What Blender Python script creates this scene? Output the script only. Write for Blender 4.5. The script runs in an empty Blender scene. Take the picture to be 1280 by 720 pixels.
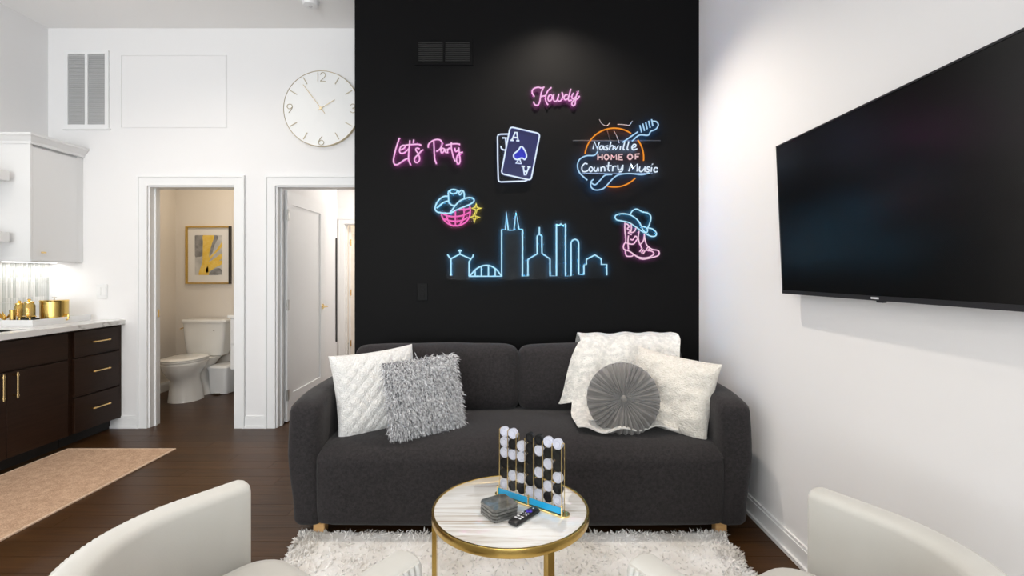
import bpy, bmesh, math, random
from mathutils import Vector, Matrix, noise
random.seed(7)
PI = math.pi
S = bpy.context.scene
COL = S.collection

# ------------------------------------------------------------------ camera, sky, lights, exposure
cam_d = bpy.data.cameras.new('camera')
cam = bpy.data.objects.new('camera', cam_d); COL.objects.link(cam)
cam.location = (0, 0, 1.3); cam.rotation_euler = (PI/2, 0, 0)
cam_d.sensor_width = 36; cam_d.lens = 36*620/1280
cam_d.shift_y = -19/1280
cam_d.clip_start = 0.05
S.camera = cam
world = bpy.data.worlds.new('sky'); S.world = world
world.use_nodes = True
wb = world.node_tree.nodes['Background']
wb.inputs['Color'].default_value = (0.86, 0.93, 1.0, 1); wb.inputs['Strength'].default_value = 1.6
S.view_settings.view_transform = 'Standard'
S.view_settings.look = 'None'
S.view_settings.gamma = 1
S.view_settings.use_curve_mapping = False
S.view_settings.exposure = -0.25

def area(name, loc, size, energy, color, rot=(0, 0, 0), sizey=None, spread=None, shape=None):
    l = bpy.data.lights.new(name, 'AREA'); l.energy = energy; l.color = color
    l.shape = shape or ('RECTANGLE' if sizey else 'SQUARE'); l.size = size
    if sizey: l.size_y = sizey
    if spread: l.spread = spread
    o = bpy.data.objects.new(name, l); COL.objects.link(o); o.location = loc; o.rotation_euler = rot
    return o
def spot(name, loc, energy, color, angle, blend=0.6, radius=0.05, rot=(0, 0, 0)):
    l = bpy.data.lights.new(name, 'SPOT'); l.energy = energy; l.color = color
    l.spot_size = math.radians(angle); l.spot_blend = blend; l.shadow_soft_size = radius
    o = bpy.data.objects.new(name, l); COL.objects.link(o); o.location = loc; o.rotation_euler = rot
    return o
# daylight through the three tall windows in the wall behind the camera
for wx, we in ((-3.0, 118), (-1.3, 92), (0.4, 74)):
    area('window_daylight', (wx, -2.46, 1.65), 1.3, we, (0.965, 0.975, 1.0), (PI/2+0.26, 0, 0), 2.3)
# recessed ceiling lamps
CANS = [(0.30, 2.90, 76), (-0.75, 1.2, 8), (0.5, 0.6, 6), (-2.3, 2.9, 18), (-2.3, 1.0, 14), (-3.1, 2.2, 14), (-1.0, -0.8, 12)]
for x, y, e in CANS:
    spot('ceiling_lamp_light', (x, y, 3.325), e*2.2, (1.0, 0.9, 0.78), 118 if e > 50 else 150, 0.7, 0.035)
area('bathroom_light', (-3.0, 4.9, 2.64), 0.4, 10, (1.0, 0.88, 0.7), (0, 0, 0))
area('hall_light', (-1.5, 6.4, 2.85), 0.4, 52, (1.0, 0.95, 0.88), (0, 0, 0))
area('far_room_light', (-2.3, 8.3, 2.5), 0.4, 40, (1.0, 0.82, 0.6), (0, 0, 0))
area('under_cabinet_light', (-3.80, 3.93, 1.372), 0.03, 1.0, (1.0, 0.97, 0.93), (0, 0, 0), 0.42)

# ------------------------------------------------------------------ materials
def nt(name):
    m = bpy.data.materials.new(name); m.use_nodes = True
    t = m.node_tree
    return m, t, t.nodes['Principled BSDF']
def mat(name, c, rough=0.5, metal=0.0, bump=None, var=None, coat=0, sheen=0, trans=0, spec=None, emit=None, alpha=None, ior=None, space='Object'):
    """bump=(scale, strength, distance) var=(scale, amount, second colour)"""
    m, t, b = nt(name)
    b.inputs['Base Color'].default_value = (*c, 1)
    b.inputs['Roughness'].default_value = rough
    b.inputs['Metallic'].default_value = metal
    if coat: b.inputs['Coat Weight'].default_value = coat; b.inputs['Coat Roughness'].default_value = 0.05
    if sheen: b.inputs['Sheen Weight'].default_value = sheen; b.inputs['Sheen Roughness'].default_value = 0.5
    if trans: b.inputs['Transmission Weight'].default_value = trans
    if ior: b.inputs['IOR'].default_value = ior
    if spec is not None: b.inputs['Specular IOR Level'].default_value = spec
    if alpha is not None: b.inputs['Alpha'].default_value = alpha
    if emit:
        b.inputs['Emission Color'].default_value = (*emit[0], 1); b.inputs['Emission Strength'].default_value = emit[1]
    tc = t.nodes.new('ShaderNodeTexCoord')
    if bump is None and var is None: bump = (60, 0.03, 0.002)
    if bump:
        n = t.nodes.new('ShaderNodeTexNoise'); n.inputs['Scale'].default_value = bump[0]; n.inputs['Detail'].default_value = 3
        t.links.new(tc.outputs[space], n.inputs['Vector'])
        bp = t.nodes.new('ShaderNodeBump'); bp.inputs['Strength'].default_value = bump[1]; bp.inputs['Distance'].default_value = bump[2]
        t.links.new(n.outputs['Fac'], bp.inputs['Height']); t.links.new(bp.outputs['Normal'], b.inputs['Normal'])
    if var:
        n = t.nodes.new('ShaderNodeTexNoise'); n.inputs['Scale'].default_value = var[0]; n.inputs['Detail'].default_value = 4
        t.links.new(tc.outputs[space], n.inputs['Vector'])
        r = t.nodes.new('ShaderNodeValToRGB')
        r.color_ramp.elements[0].position = 0.5-var[1]/2; r.color_ramp.elements[1].position = 0.5+var[1]/2
        r.color_ramp.elements[0].color = (*c, 1); r.color_ramp.elements[1].color = (*var[2], 1)
        t.links.new(n.outputs['Fac'], r.inputs['Fac']); t.links.new(r.outputs['Color'], b.inputs['Base Color'])
    return m
def streak(name, cols, scale, rough, bump=0.1, coat=0, distort=1.5, space='Object', rand=0.0, spec=0.5):
    """grain or veins: noise stretched by the given scale vector through a ramp of (pos, colour)"""
    m, t, b = nt(name); b.inputs['Roughness'].default_value = rough; b.inputs['Specular IOR Level'].default_value = spec
    if coat: b.inputs['Coat Weight'].default_value = coat; b.inputs['Coat Roughness'].default_value = 0.04
    tc = t.nodes.new('ShaderNodeTexCoord'); mp = t.nodes.new('ShaderNodeMapping'); mp.inputs['Scale'].default_value = scale
    if space == 'World':
        g = t.nodes.new('ShaderNodeNewGeometry'); src = g.outputs['Position']
    else: src = tc.outputs[space]
    oi = t.nodes.new('ShaderNodeObjectInfo')
    if rand:
        add = t.nodes.new('ShaderNodeVectorMath'); add.operation = 'ADD'
        cx = t.nodes.new('ShaderNodeCombineXYZ'); mu = t.nodes.new('ShaderNodeMath'); mu.operation = 'MULTIPLY'; mu.inputs[1].default_value = 40
        t.links.new(oi.outputs['Random'], mu.inputs[0]); t.links.new(mu.outputs[0], cx.inputs[2])
        t.links.new(src, add.inputs[0]); t.links.new(cx.outputs[0], add.inputs[1]); src = add.outputs[0]
    t.links.new(src, mp.inputs['Vector'])
    n = t.nodes.new('ShaderNodeTexNoise'); n.inputs['Scale'].default_value = 1; n.inputs['Detail'].default_value = 6; n.inputs['Distortion'].default_value = distort
    t.links.new(mp.outputs[0], n.inputs['Vector'])
    r = t.nodes.new('ShaderNodeValToRGB')
    while len(r.color_ramp.elements) < len(cols): r.color_ramp.elements.new(0.5)
    for e, (p, c) in zip(r.color_ramp.elements, cols): e.position = p; e.color = (*c, 1)
    t.links.new(n.outputs['Fac'], r.inputs['Fac'])
    out = r.outputs['Color']
    if rand:
        hs = t.nodes.new('ShaderNodeHueSaturation'); mr = t.nodes.new('ShaderNodeMapRange')
        mr.inputs['To Min'].default_value = 1-rand; mr.inputs['To Max'].default_value = 1+rand
        t.links.new(oi.outputs['Random'], mr.inputs['Value']); t.links.new(mr.outputs[0], hs.inputs['Value'])
        t.links.new(out, hs.inputs['Color']); out = hs.outputs['Color']
    t.links.new(out, b.inputs['Base Color'])
    bp = t.nodes.new('ShaderNodeBump'); bp.inputs['Strength'].default_value = bump; bp.inputs['Distance'].default_value = 0.002
    t.links.new(n.outputs['Fac'], bp.inputs['Height']); t.links.new(bp.outputs['Normal'], b.inputs['Normal'])
    return m
def weave(name, c1, c2, scale, rough=0.9, bump=0.5):
    """fabric weave from two crossed waves plus noise"""
    m, t, b = nt(name); b.inputs['Roughness'].default_value = rough; b.inputs['Sheen Weight'].default_value = 0.10
    b.inputs['Specular IOR Level'].default_value = 0.2
    tc = t.nodes.new('ShaderNodeTexCoord')
    n = t.nodes.new('ShaderNodeTexNoise'); n.inputs['Scale'].default_value = scale; n.inputs['Detail'].default_value = 2
    n2 = t.nodes.new('ShaderNodeTexNoise'); n2.inputs['Scale'].default_value = scale/7; n2.inputs['Detail'].default_value = 4
    for q in (n, n2): t.links.new(tc.outputs['Object'], q.inputs['Vector'])
    mx = t.nodes.new('ShaderNodeMath'); mx.operation = 'MULTIPLY_ADD'; mx.inputs[1].default_value = 0.35
    t.links.new(n2.outputs['Fac'], mx.inputs[0])
    mu = t.nodes.new('ShaderNodeMath'); mu.operation = 'MULTIPLY'; mu.inputs[1].default_value = 0.65
    t.links.new(n.outputs['Fac'], mu.inputs[0]); t.links.new(mu.outputs[0], mx.inputs[2])
    r = t.nodes.new('ShaderNodeValToRGB')
    r.color_ramp.elements[0].position = 0.38; r.color_ramp.elements[1].position = 0.62
    r.color_ramp.elements[0].color = (*c1, 1); r.color_ramp.elements[1].color = (*c2, 1)
    t.links.new(mx.outputs[0], r.inputs['Fac']); t.links.new(r.outputs['Color'], b.inputs['Base Color'])
    bp = t.nodes.new('ShaderNodeBump'); bp.inputs['Strength'].default_value = bump; bp.inputs['Distance'].default_value = 0.002
    t.links.new(n.outputs['Fac'], bp.inputs['Height']); t.links.new(bp.outputs['Normal'], b.inputs['Normal'])
    return m
def emission(name, c, s):
    m, t, b = nt(name)
    t.nodes.remove(b)
    e = t.nodes.new('ShaderNodeEmission'); e.inputs['Color'].default_value = (*c, 1); e.inputs['Strength'].default_value = s
    t.links.new(e.outputs[0], t.nodes['Material Output'].inputs['Surface'])
    return m
def clear(name, tint=(1, 1, 1), diff=(1, 1, 1), amount=0.12, gloss=0.1):
    """clear acrylic sheet: mostly see-through, a little scatter, a glossy face"""
    m, t, b = nt(name); t.nodes.remove(b)
    tr = t.nodes.new('ShaderNodeBsdfTransparent'); tr.inputs['Color'].default_value = (*tint, 1)
    d = t.nodes.new('ShaderNodeBsdfDiffuse'); d.inputs['Color'].default_value = (*diff, 1)
    g = t.nodes.new('ShaderNodeBsdfGlossy'); g.inputs['Roughness'].default_value = 0.06
    a = t.nodes.new('ShaderNodeMixShader'); a.inputs[0].default_value = amount
    t.links.new(tr.outputs[0], a.inputs[1]); t.links.new(d.outputs[0], a.inputs[2])
    f = t.nodes.new('ShaderNodeFresnel'); f.inputs['IOR'].default_value = 1.3 + gloss
    c = t.nodes.new('ShaderNodeMixShader'); t.links.new(f.outputs[0], c.inputs[0])
    t.links.new(a.outputs[0], c.inputs[1]); t.links.new(g.outputs[0], c.inputs[2])
    t.links.new(c.outputs[0], t.nodes['Material Output'].inputs['Surface'])
    return m

M = {}
M['wall'] = mat('white_wall_paint', (0.84, 0.83, 0.83), 0.7, bump=(220, 0.05, 0.001))
M['ceiling'] = mat('ceiling_paint', (0.93, 0.92, 0.91), 0.85, bump=(200, 0.05, 0.001))
M['black_wall'] = mat('black_wall_paint', (0.0055, 0.0054, 0.0056), 0.5, bump=(180, 0.12, 0.001), spec=0.05)
M['warm_lit_wall'] = mat('bathroom_wall_warm_lit', (0.78, 0.72, 0.65), 0.7, bump=(220, 0.05, 0.001))  # beige carries the warm lamp light, put into the wall colour
M['trim'] = mat('white_trim_paint', (0.84, 0.84, 0.84), 0.35)
M['white_cabinet'] = mat('white_cabinet_paint', (0.80, 0.80, 0.80), 0.35)
M['espresso'] = streak('espresso_cabinet_wood', [(0.3, (0.018, 0.008, 0.004)), (0.7, (0.030, 0.014, 0.008))], (3, 3, 40), 0.36, 0.05, spec=0.2)
M['toe'] = mat('toe_kick_black', (0.008, 0.007, 0.006), 0.6)
M['plank'] = streak('dark_oak_plank', [(0.25, (0.030, 0.012, 0.003)), (0.5, (0.050, 0.021, 0.006)), (0.8, (0.072, 0.033, 0.010))], (2.2, 30, 8), 0.34, 0.18, space='World', rand=0.12, spec=0.18)
M['subfloor'] = streak('dark_floor_base', [(0.3, (0.018, 0.009, 0.005)), (0.7, (0.032, 0.017, 0.009))], (2, 20, 2), 0.5, 0.1, space='World')
M['counter'] = streak('white_marble_counter', [(0.3, (0.84, 0.83, 0.81)), (0.56, (0.80, 0.79, 0.77)), (0.62, (0.50, 0.48, 0.46)), (0.68, (0.82, 0.81, 0.79))], (5, 3, 5), 0.15, 0.0)
M['brass'] = mat('brushed_brass', (0.83, 0.60, 0.28), 0.25, 1.0)
M['gold'] = mat('gold_frame_metal', (0.62, 0.43, 0.13), 0.27, 1.0, bump=(90, 0.05, 0.001))
M['shinygold'] = mat('polished_gold', (0.90, 0.63, 0.18), 0.12, 1.0)
M['nickel'] = mat('satin_nickel', (0.55, 0.54, 0.52), 0.35, 1.0)
M['chrome'] = mat('chrome', (0.8, 0.8, 0.8), 0.1, 1.0)
M['porcelain'] = mat('white_porcelain', (0.86, 0.85, 0.82), 0.08, coat=0.5)
M['white_plastic'] = mat('white_plastic', (0.83, 0.83, 0.83), 0.4)
M['black_plastic'] = mat('black_plastic', (0.012, 0.012, 0.013), 0.35)
M['sofa'] = weave('charcoal_sofa_weave', (0.012, 0.0105, 0.0112), (0.036, 0.032, 0.033), 520)
M['sofa_dark'] = mat('sofa_underside', (0.01, 0.01, 0.01), 0.9)
M['oak_leg'] = streak('oak_block', [(0.3, (0.55, 0.30, 0.11)), (0.7, (0.68, 0.42, 0.18))], (8, 8, 60), 0.45, 0.05)
M['velvet'] = mat('cream_velvet', (0.52, 0.505, 0.465), 0.72, bump=(320, 0.12, 0.001), sheen=0.35, var=(5, 0.5, (0.57, 0.555, 0.52)))
M['fleece'] = mat('white_fleece', (0.74, 0.725, 0.70), 0.95, bump=(150, 1.0, 0.012), var=(90, 0.5, (0.88, 0.87, 0.85)), sheen=0.2)
M['fleece_cream'] = mat('cream_fleece', (0.74, 0.69, 0.61), 0.95, bump=(120, 1.0, 0.014), var=(60, 0.5, (0.88, 0.84, 0.77)), sheen=0.2)
M['pleat'] = mat('grey_velvet', (0.125, 0.117, 0.11), 0.5, bump=(200, 0.1, 0.001), sheen=0.5, var=(20, 0.5, (0.18, 0.17, 0.16)))
M['shag'] = mat('grey_shag', (0.24, 0.235, 0.24), 0.75, var=(85, 0.3, (0.86, 0.86, 0.88)), bump=(50, 0.1, 0.001), sheen=0.4)
M['shag_core'] = mat('grey_shag_backing', (0.13, 0.13, 0.14), 0.9)
M['blanket'] = mat('mottled_cream_blanket', (0.84, 0.815, 0.77), 0.95, bump=(110, 1.0, 0.012), var=(34, 0.22, (0.66, 0.645, 0.61)), sheen=0.2)
M['rug_pile'] = mat('ivory_shag_pile', (0.88, 0.87, 0.86), 0.95, bump=(40, 0.1, 0.002), var=(4.5, 0.3, (0.68, 0.65, 0.61)), sheen=0.2)
M['jute'] = weave('tan_jute_weave', (0.36, 0.215, 0.125), (0.62, 0.41, 0.27), 160, 0.95, 0.9)
M['jute_edge'] = weave('tan_jute_binding', (0.50, 0.35, 0.24), (0.70, 0.52, 0.38), 260, 0.95, 0.6)
M['table_marble'] = streak('striped_marble', [(0.28, (0.42, 0.34, 0.26)), (0.40, (0.80, 0.79, 0.77)), (0.52, (0.88, 0.89, 0.89)), (0.60, (0.62, 0.58, 0.53)), (0.68, (0.86, 0.87, 0.87)), (0.8, (0.72, 0.72, 0.71))], (1.6, 24, 5), 0.08, 0.0, coat=0.6, distort=0.8)
_t = M['table_marble'].node_tree.nodes['Principled BSDF']; _t.inputs['Coat Weight'].default_value = 1.0; _t.inputs['Coat IOR'].default_value = 1.9; _t.inputs['Coat Roughness'].default_value = 0.05
M['coaster'] = streak('grey_marble_coaster', [(0.25, (0.07, 0.07, 0.065)), (0.5, (0.12, 0.12, 0.113)), (0.8, (0.20, 0.195, 0.185))], (30, 30, 10), 0.10, 0.0, rand=0.15, coat=0.5)
M['screen'] = mat('tv_screen', (0.003, 0.003, 0.003), 0.24, bump=(10, 0.0, 0.001), spec=0.55)
M['tv_body'] = mat('tv_body', (0.03, 0.03, 0.034), 0.35, 0.3)
M['clock_face'] = mat('clock_face', (0.88, 0.88, 0.87), 0.35)
M['clock_gold'] = mat('pale_gold', (0.62, 0.52, 0.34), 0.35, 0.8)
M['clock_mark'] = mat('clock_marker', (0.52, 0.46, 0.34), 0.4, 0.3)
M['gap_shade'] = mat('gap_shade', (0.05, 0.04, 0.03), 0.9)  # dark tone standing in for shade between stacked coasters
M['paper'] = mat('picture_mat', (0.80, 0.77, 0.73), 0.8)
M['yellow_paint'] = mat('ochre_paint', (0.80, 0.50, 0.05), 0.5, bump=(60, 0.6, 0.004), var=(22, 0.4, (0.86, 0.62, 0.16)))
M['grey_paint'] = mat('grey_paint', (0.10, 0.10, 0.105), 0.6, bump=(60, 0.3, 0.002), var=(16, 0.5, (0.38, 0.37, 0.36)))
M['dark_slot'] = mat('duct_recess', (0.30, 0.30, 0.30), 0.8)
M['louver'] = mat('grey_white_louver', (0.66, 0.66, 0.66), 0.5)
M['tape_blue'] = mat('sky_blue_acrylic', (0.02, 0.36, 0.68), 0.25)
M['acrylic'] = clear('clear_acrylic', (0.995, 0.99, 0.98), (1, 1, 1), 0.0, -0.2)
M['disc_clear'] = clear('frosted_disc', (0.9, 0.9, 0.95), (0.74, 0.76, 0.88), 0.72, 0.2)
M['disc_black'] = mat('black_disc', (0.012, 0.013, 0.014), 0.25)
M['rim_gold'] = mat('gold_mirror_edge', (0.92, 0.72, 0.32), 0.2, 0.9)
M['violet'] = mat('violet_button', (0.10, 0.05, 0.70), 0.35)
M['btn_white'] = mat('white_print', (0.75, 0.75, 0.78), 0.5)
M['glass'] = clear('window_glass', (0.97, 0.99, 0.98), (1, 1, 1), 0.01)
M['jar_glass'] = clear('amber_jar_glass', (1.0, 0.86, 0.45), (0.9, 0.7, 0.25), 0.3, 0.25)
M['sink'] = mat('sink_basin', (0.80, 0.73, 0.66), 0.3)
M['lamp_on'] = emission('lamp_diffuser', (1.0, 0.92, 0.8), 6)
M['strip_on'] = emission('led_strip', (1.0, 0.98, 0.95), 2.5)
M['sign_acrylic'] = clear('sign_backing', (0.98, 0.98, 0.985), (0.9, 0.9, 0.9), 0.006, -0.2)
M['card_blue'] = mat('royal_blue_print', (0.008, 0.012, 0.30), 0.2)
M['card_navy'] = mat('navy_panel', (0.004, 0.006, 0.055), 0.2)
M['wire'] = mat('dark_wire', (0.02, 0.02, 0.022), 0.5)
M['wire_grey'] = mat('grey_wire', (0.30, 0.30, 0.31), 0.4)
def tiles():
    m, t, b = nt('glazed_stick_tile'); b.inputs['Roughness'].default_value = 0.1
    g = t.nodes.new('ShaderNodeNewGeometry'); s = t.nodes.new('ShaderNodeVectorMath'); s.operation = 'SNAP'
    s.inputs[1].default_value = (1.0, 0.02, 0.158)
    t.links.new(g.outputs['Position'], s.inputs[0])
    w = t.nodes.new('ShaderNodeTexWhiteNoise'); t.links.new(s.outputs[0], w.inputs['Vector'])
    r = t.nodes.new('ShaderNodeValToRGB')
    r.color_ramp.elements[0].color = (0.52, 0.54, 0.52, 1); r.color_ramp.elements[1].color = (0.86, 0.86, 0.84, 1)
    t.links.new(w.outputs['Value'], r.inputs['Fac']); t.links.new(r.outputs['Color'], b.inputs['Base Color'])
    return m
M['tile'] = tiles()

# ------------------------------------------------------------------ mesh helpers
def bx(bm, x0, x1, y0, y1, z0, z1, bev=0, seg=1, mi=0):
    r = bmesh.ops.create_cube(bm, size=1)
    vs = r['verts']
    for v in vs:
        v.co = Vector((x0+(v.co.x+.5)*(x1-x0), y0+(v.co.y+.5)*(y1-y0), z0+(v.co.z+.5)*(z1-z0)))
    fs = list({f for v in vs for f in v.link_faces})
    for f in fs: f.material_index = mi
    if bev:
        es = list({e for v in vs for e in v.link_edges})
        bmesh.ops.bevel(bm, geom=es, offset=bev, segments=seg, profile=0.5, affect='EDGES', material=mi)
def BX(*a, **k):
    bm = bmesh.new(); bx(bm, *a, **k); return bm
def cyl(bm, p0, p1, r0, r1=None, n=20, mi=0):
    r1 = r0 if r1 is None else r1
    p0, p1 = Vector(p0), Vector(p1); d = p1-p0
    q = d.to_track_quat('Z', 'Y').to_matrix()
    a, b = [], []
    for i in range(n):
        w = Vector((math.cos(2*PI*i/n), math.sin(2*PI*i/n), 0))
        a.append(bm.verts.new(p0+q@(w*r0))); b.append(bm.verts.new(p1+q@(w*r1)))
    fs = [bm.faces.new((a[i], a[(i+1) % n], b[(i+1) % n], b[i])) for i in range(n)]
    fs.append(bm.faces.new(a[::-1])); fs.append(bm.faces.new(b))
    for f in fs: f.material_index = mi
def lathe(bm, prof, c=(0, 0, 0), n=32, mi=0):
    """prof: list of (r, z); closed at the axis where r = 0"""
    rings = []
    for r, z in prof:
        if r <= 1e-6: rings.append([bm.verts.new((c[0], c[1], c[2]+z))])
        else: rings.append([bm.verts.new((c[0]+r*math.cos(2*PI*i/n), c[1]+r*math.sin(2*PI*i/n), c[2]+z)) for i in range(n)])
    for A, B in zip(rings, rings[1:]):
        for i in range(n):
            j = (i+1) % n
            if len(A) == 1 and len(B) == 1: continue
            if len(A) == 1: f = bm.faces.new((A[0], B[j], B[i]))
            elif len(B) == 1: f = bm.faces.new((A[i], A[j], B[0]))
            else: f = bm.faces.new((A[i], A[j], B[j], B[i]))
            f.material_index = mi
def loft(bm, rings, cap=True):
    R = [[bm.verts.new(p) for p in r] for r in rings]; n = len(R[0])
    for A, B in zip(R, R[1:]):
        for i in range(n): bm.faces.new((A[i], A[(i+1) % n], B[(i+1) % n], B[i]))
    if cap: bm.faces.new(R[0][::-1]); bm.faces.new(R[-1])
def oval(cx, cy, rx, ry, z, n=36, e=2.2, back=1.0):
    out = []
    for i in range(n):
        a = 2*PI*i/n; c, s = math.cos(a), math.sin(a)
        yy = math.copysign(abs(s)**(2/e), s)*ry
        if s > 0: yy *= back
        out.append((cx+math.copysign(abs(c)**(2/e), c)*rx, cy+yy, z))
    return out
def crom(pts, closed=False, sub=5):
    P = [Vector(p) for p in pts]
    if len(P) < 3: return P
    n = len(P); out = []
    rng = range(n) if closed else range(n-1)
    for i in rng:
        p0 = P[(i-1) % n] if (closed or i > 0) else P[0]*2-P[1]
        p1 = P[i]; p2 = P[(i+1) % n]
        p3 = P[(i+2) % n] if (closed or i < n-2) else P[-1]*2-P[-2]
        for k in range(sub):
            t = k/sub
            out.append(0.5*((2*p1)+(p2-p0)*t+(2*p0-5*p1+4*p2-p3)*t*t+(3*p1-p0-3*p2+p3)*t**3))
    if not closed: out.append(P[-1])
    return out
def tube(bm, pts, r, n=8, closed=False, up=Vector((0, 0, 1)), mi=0):
    P = [Vector(p) for p in pts]; m = len(P); rings = []
    for i, p in enumerate(P):
        a = P[i-1] if (i > 0 or closed) else P[i]; b = P[(i+1) % m] if (i < m-1 or closed) else P[i]
        t = (b-a).normalized() if (b-a).length > 1e-9 else Vector((1, 0, 0))
        u = up if abs(t.dot(up)) < 0.95 else Vector((0, 1, 0)) if abs(t.y) < 0.9 else Vector((1, 0, 0))
        s = t.cross(u).normalized(); w = s.cross(t).normalized()
        rings.append([bm.verts.new(p+(s*math.cos(2*PI*k/n)+w*math.sin(2*PI*k/n))*r) for k in range(n)])
    rr = rings+[rings[0]] if closed else rings
    for A, B in zip(rr, rr[1:]):
        for k in range(n):
            f = bm.faces.new((A[k], A[(k+1) % n], B[(k+1) % n], B[k])); f.material_index = mi
    if not closed:
        f = bm.faces.new(rings[0][::-1]); f.material_index = mi
        f = bm.faces.new(rings[-1]); f.material_index = mi
def puff(half, r, n=12, bulge=(0, 0, 0), fn=None):
    """rounded upholstered box about the origin, with crowned faces"""
    bm = bmesh.new(); bmesh.ops.create_cube(bm, size=2)
    bmesh.ops.subdivide_edges(bm, edges=bm.edges[:], cuts=n, use_grid_fill=True)
    h = Vector(half)
    for v in bm.verts:
        p = Vector([math.copysign(abs(math.sin(c*PI/2)), c) for c in v.co])
        q = Vector((p.x*h.x, p.y*h.y, p.z*h.z))
        inn = Vector([max(-(h[i]-r), min(h[i]-r, q[i])) for i in range(3)])
        d = q-inn
        if d.length > 1e-9: q = inn+d.normalized()*r
        u = [q[i]/h[i] for i in range(3)]
        q.x += bulge[0]*u[0]*(1-u[1]**2)*(1-u[2]**2)
        q.y += bulge[1]*u[1]*(1-u[0]**2)*(1-u[2]**2)
        q.z += bulge[2]*u[2]*(1-u[0]**2)*(1-u[1]**2)
        if fn: q = fn(q, u)
        v.co = q
    return bm
def xf(bm, m):
    bmesh.ops.transform(bm, matrix=m, verts=bm.verts); return bm
def obj(name, bm, mats, parent=None, label=None, kind=None, smooth=35, world=False, recalc=True):
    if recalc: bmesh.ops.recalc_face_normals(bm, faces=bm.faces)
    if world and parent is not None:
        bmesh.ops.transform(bm, matrix=parent.matrix_basis.inverted(), verts=bm.verts)
    me = bpy.data.meshes.new(name); bm.to_mesh(me); bm.free()
    for mm in (mats if isinstance(mats, (list, tuple)) else [mats]): me.materials.append(mm)
    if smooth:
        me.polygons.foreach_set('use_smooth', [True]*len(me.polygons))
        me.set_sharp_from_angle(angle=math.radians(smooth))
    o = bpy.data.objects.new(name, me); COL.objects.link(o)
    if parent is not None: o.parent = parent
    if label: o['label'] = label
    if kind: o['kind'] = kind
    return o
def thing(name, label, cat, loc=(0, 0, 0), rz=0, group=None, rx=0):
    o = bpy.data.objects.new(name, None); COL.objects.link(o); o.empty_display_size = 0.1
    o.location = loc; o.rotation_euler = (rx, 0, rz); o['label'] = label; o['category'] = cat
    if group: o['group'] = group
    o.matrix_basis = Matrix.Translation(loc) @ Matrix.Rotation(rz, 4, 'Z') @ Matrix.Rotation(rx, 4, 'X')
    return o
def tag(o, label, cat, group=None):
    o['label'] = label; o['category'] = cat
    if group: o['group'] = group
    return o
def struct(name, bm, m, parent=None, label=None):
    o = obj(name, bm, m, parent, label)
    if parent is None: o['kind'] = 'structure'
    return o

# ------------------------------------------------------------------ the setting
H = 3.35
XL, XR, YB, YK, YR = -3.89, 1.29, 4.16, 3.42, -2.3
D1 = (-3.05, -2.32); D2 = (-1.98, -1.10); DH = 2.03
fl = struct('floor', BX(-5.2, XR+0.1, YR-0.1, 9.3, -0.08, -0.004), M['subfloor'])
# floor boards, one object each
pm = bmesh.new(); bx(pm, 0, 1, 0, 1, 0, 1)
bm = bmesh.new()
bx(bm, 0.0006, 0.9994, 0.006, 0.994, -0.0045, 0.0)
me_p = bpy.data.meshes.new('plank'); bm.to_mesh(me_p); bm.free(); pm.free(); me_p.materials.append(M['plank'])
PW = 0.127
def board(x0, x1, y0, w=PW):
    o = bpy.data.objects.new('plank', me_p); COL.objects.link(o); o.parent = fl
    o.location = (x0, y0, 0.0); o.scale = (x1-x0, w, 1.0)
regions = [(XL, XR, 0.62, YK), (XL, -1.085, YK, 4.22), (-3.81, -2.25, 4.22, 5.62), (-2.02, -1.0, 4.22, 5.72), (-3.2, -1.0, 5.72, 8.0)]
for (xa, xb, ya, yb) in regions:
    y = ya; rows = max(1, round((yb-ya)/PW)); w = (yb-ya)/rows
    for k in range(rows):
        x = xa - random.random()*1.2
        while x < xb:
            L = random.uniform(1.1, 2.1)
            a, b = max(x, xa), min(x+L, xb)
            if b-a > 0.06: board(a, b, ya+k*w, w)
            x += L
struct('ceiling', BX(XL-0.1, XR+0.1, YR-0.1, YB+0.12, H, H+0.1), M['ceiling'])
struct('wall_left', BX(XL-0.1, XL, YR, YB, 0, H), M['wall'])
struct('wall_right', BX(XR, XR+0.1, YR, YB+0.1, 0, H), M['wall'])
bm = bmesh.new()
for a, b, z0, z1 in ((XL-0.1, D1[0], 0, H), (D1[0], D1[1], DH, H), (D1[1], D2[0], 0, H), (D2[0], D2[1], DH, H), (D2[1], XR, 0, H)):
    bx(bm, a, b, YB, YB+0.12, z0, z1)
struct('wall_back', bm, M['wall'])
struct('wall_accent', BX(-1.085, XR, YK, YB, 0, H), M['black_wall'], label='black painted accent wall')
# wall behind the camera with three windows
bm = bmesh.new(); WX = [(-3.65, -2.35), (-1.95, -0.65), (-0.25, 1.05)]
bx(bm, XL, XR, YR-0.12, YR, 0, 0.5); bx(bm, XL, XR, YR-0.12, YR, 2.8, H)
edges = [XL]+[e for w in WX for e in w]+[XR]
for a, b in zip(edges[::2], edges[1::2]): bx(bm, a, b, YR-0.12, YR, 0.5, 2.8)
struct('wall_rear', bm, M['wall'])
for i, (a, b) in enumerate(WX):
    bm = bmesh.new()
    for q in ((a, a+.06, .5, 2.8), (b-.06, b, .5, 2.8), (a+.06, b-.06, .5, .56), (a+.06, b-.06, 2.74, 2.8), (a+.06, b-.06, 1.62, 1.67)):
        bx(bm, q[0], q[1], YR-0.1, YR-0.05, q[2], q[3])
    w = struct('window_%d' % (i+1), bm, M['trim'])
    g = obj('pane', BX(a+.05, b-.05, YR-0.079, YR-0.073, .55, 2.75), M['glass'], w)
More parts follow.
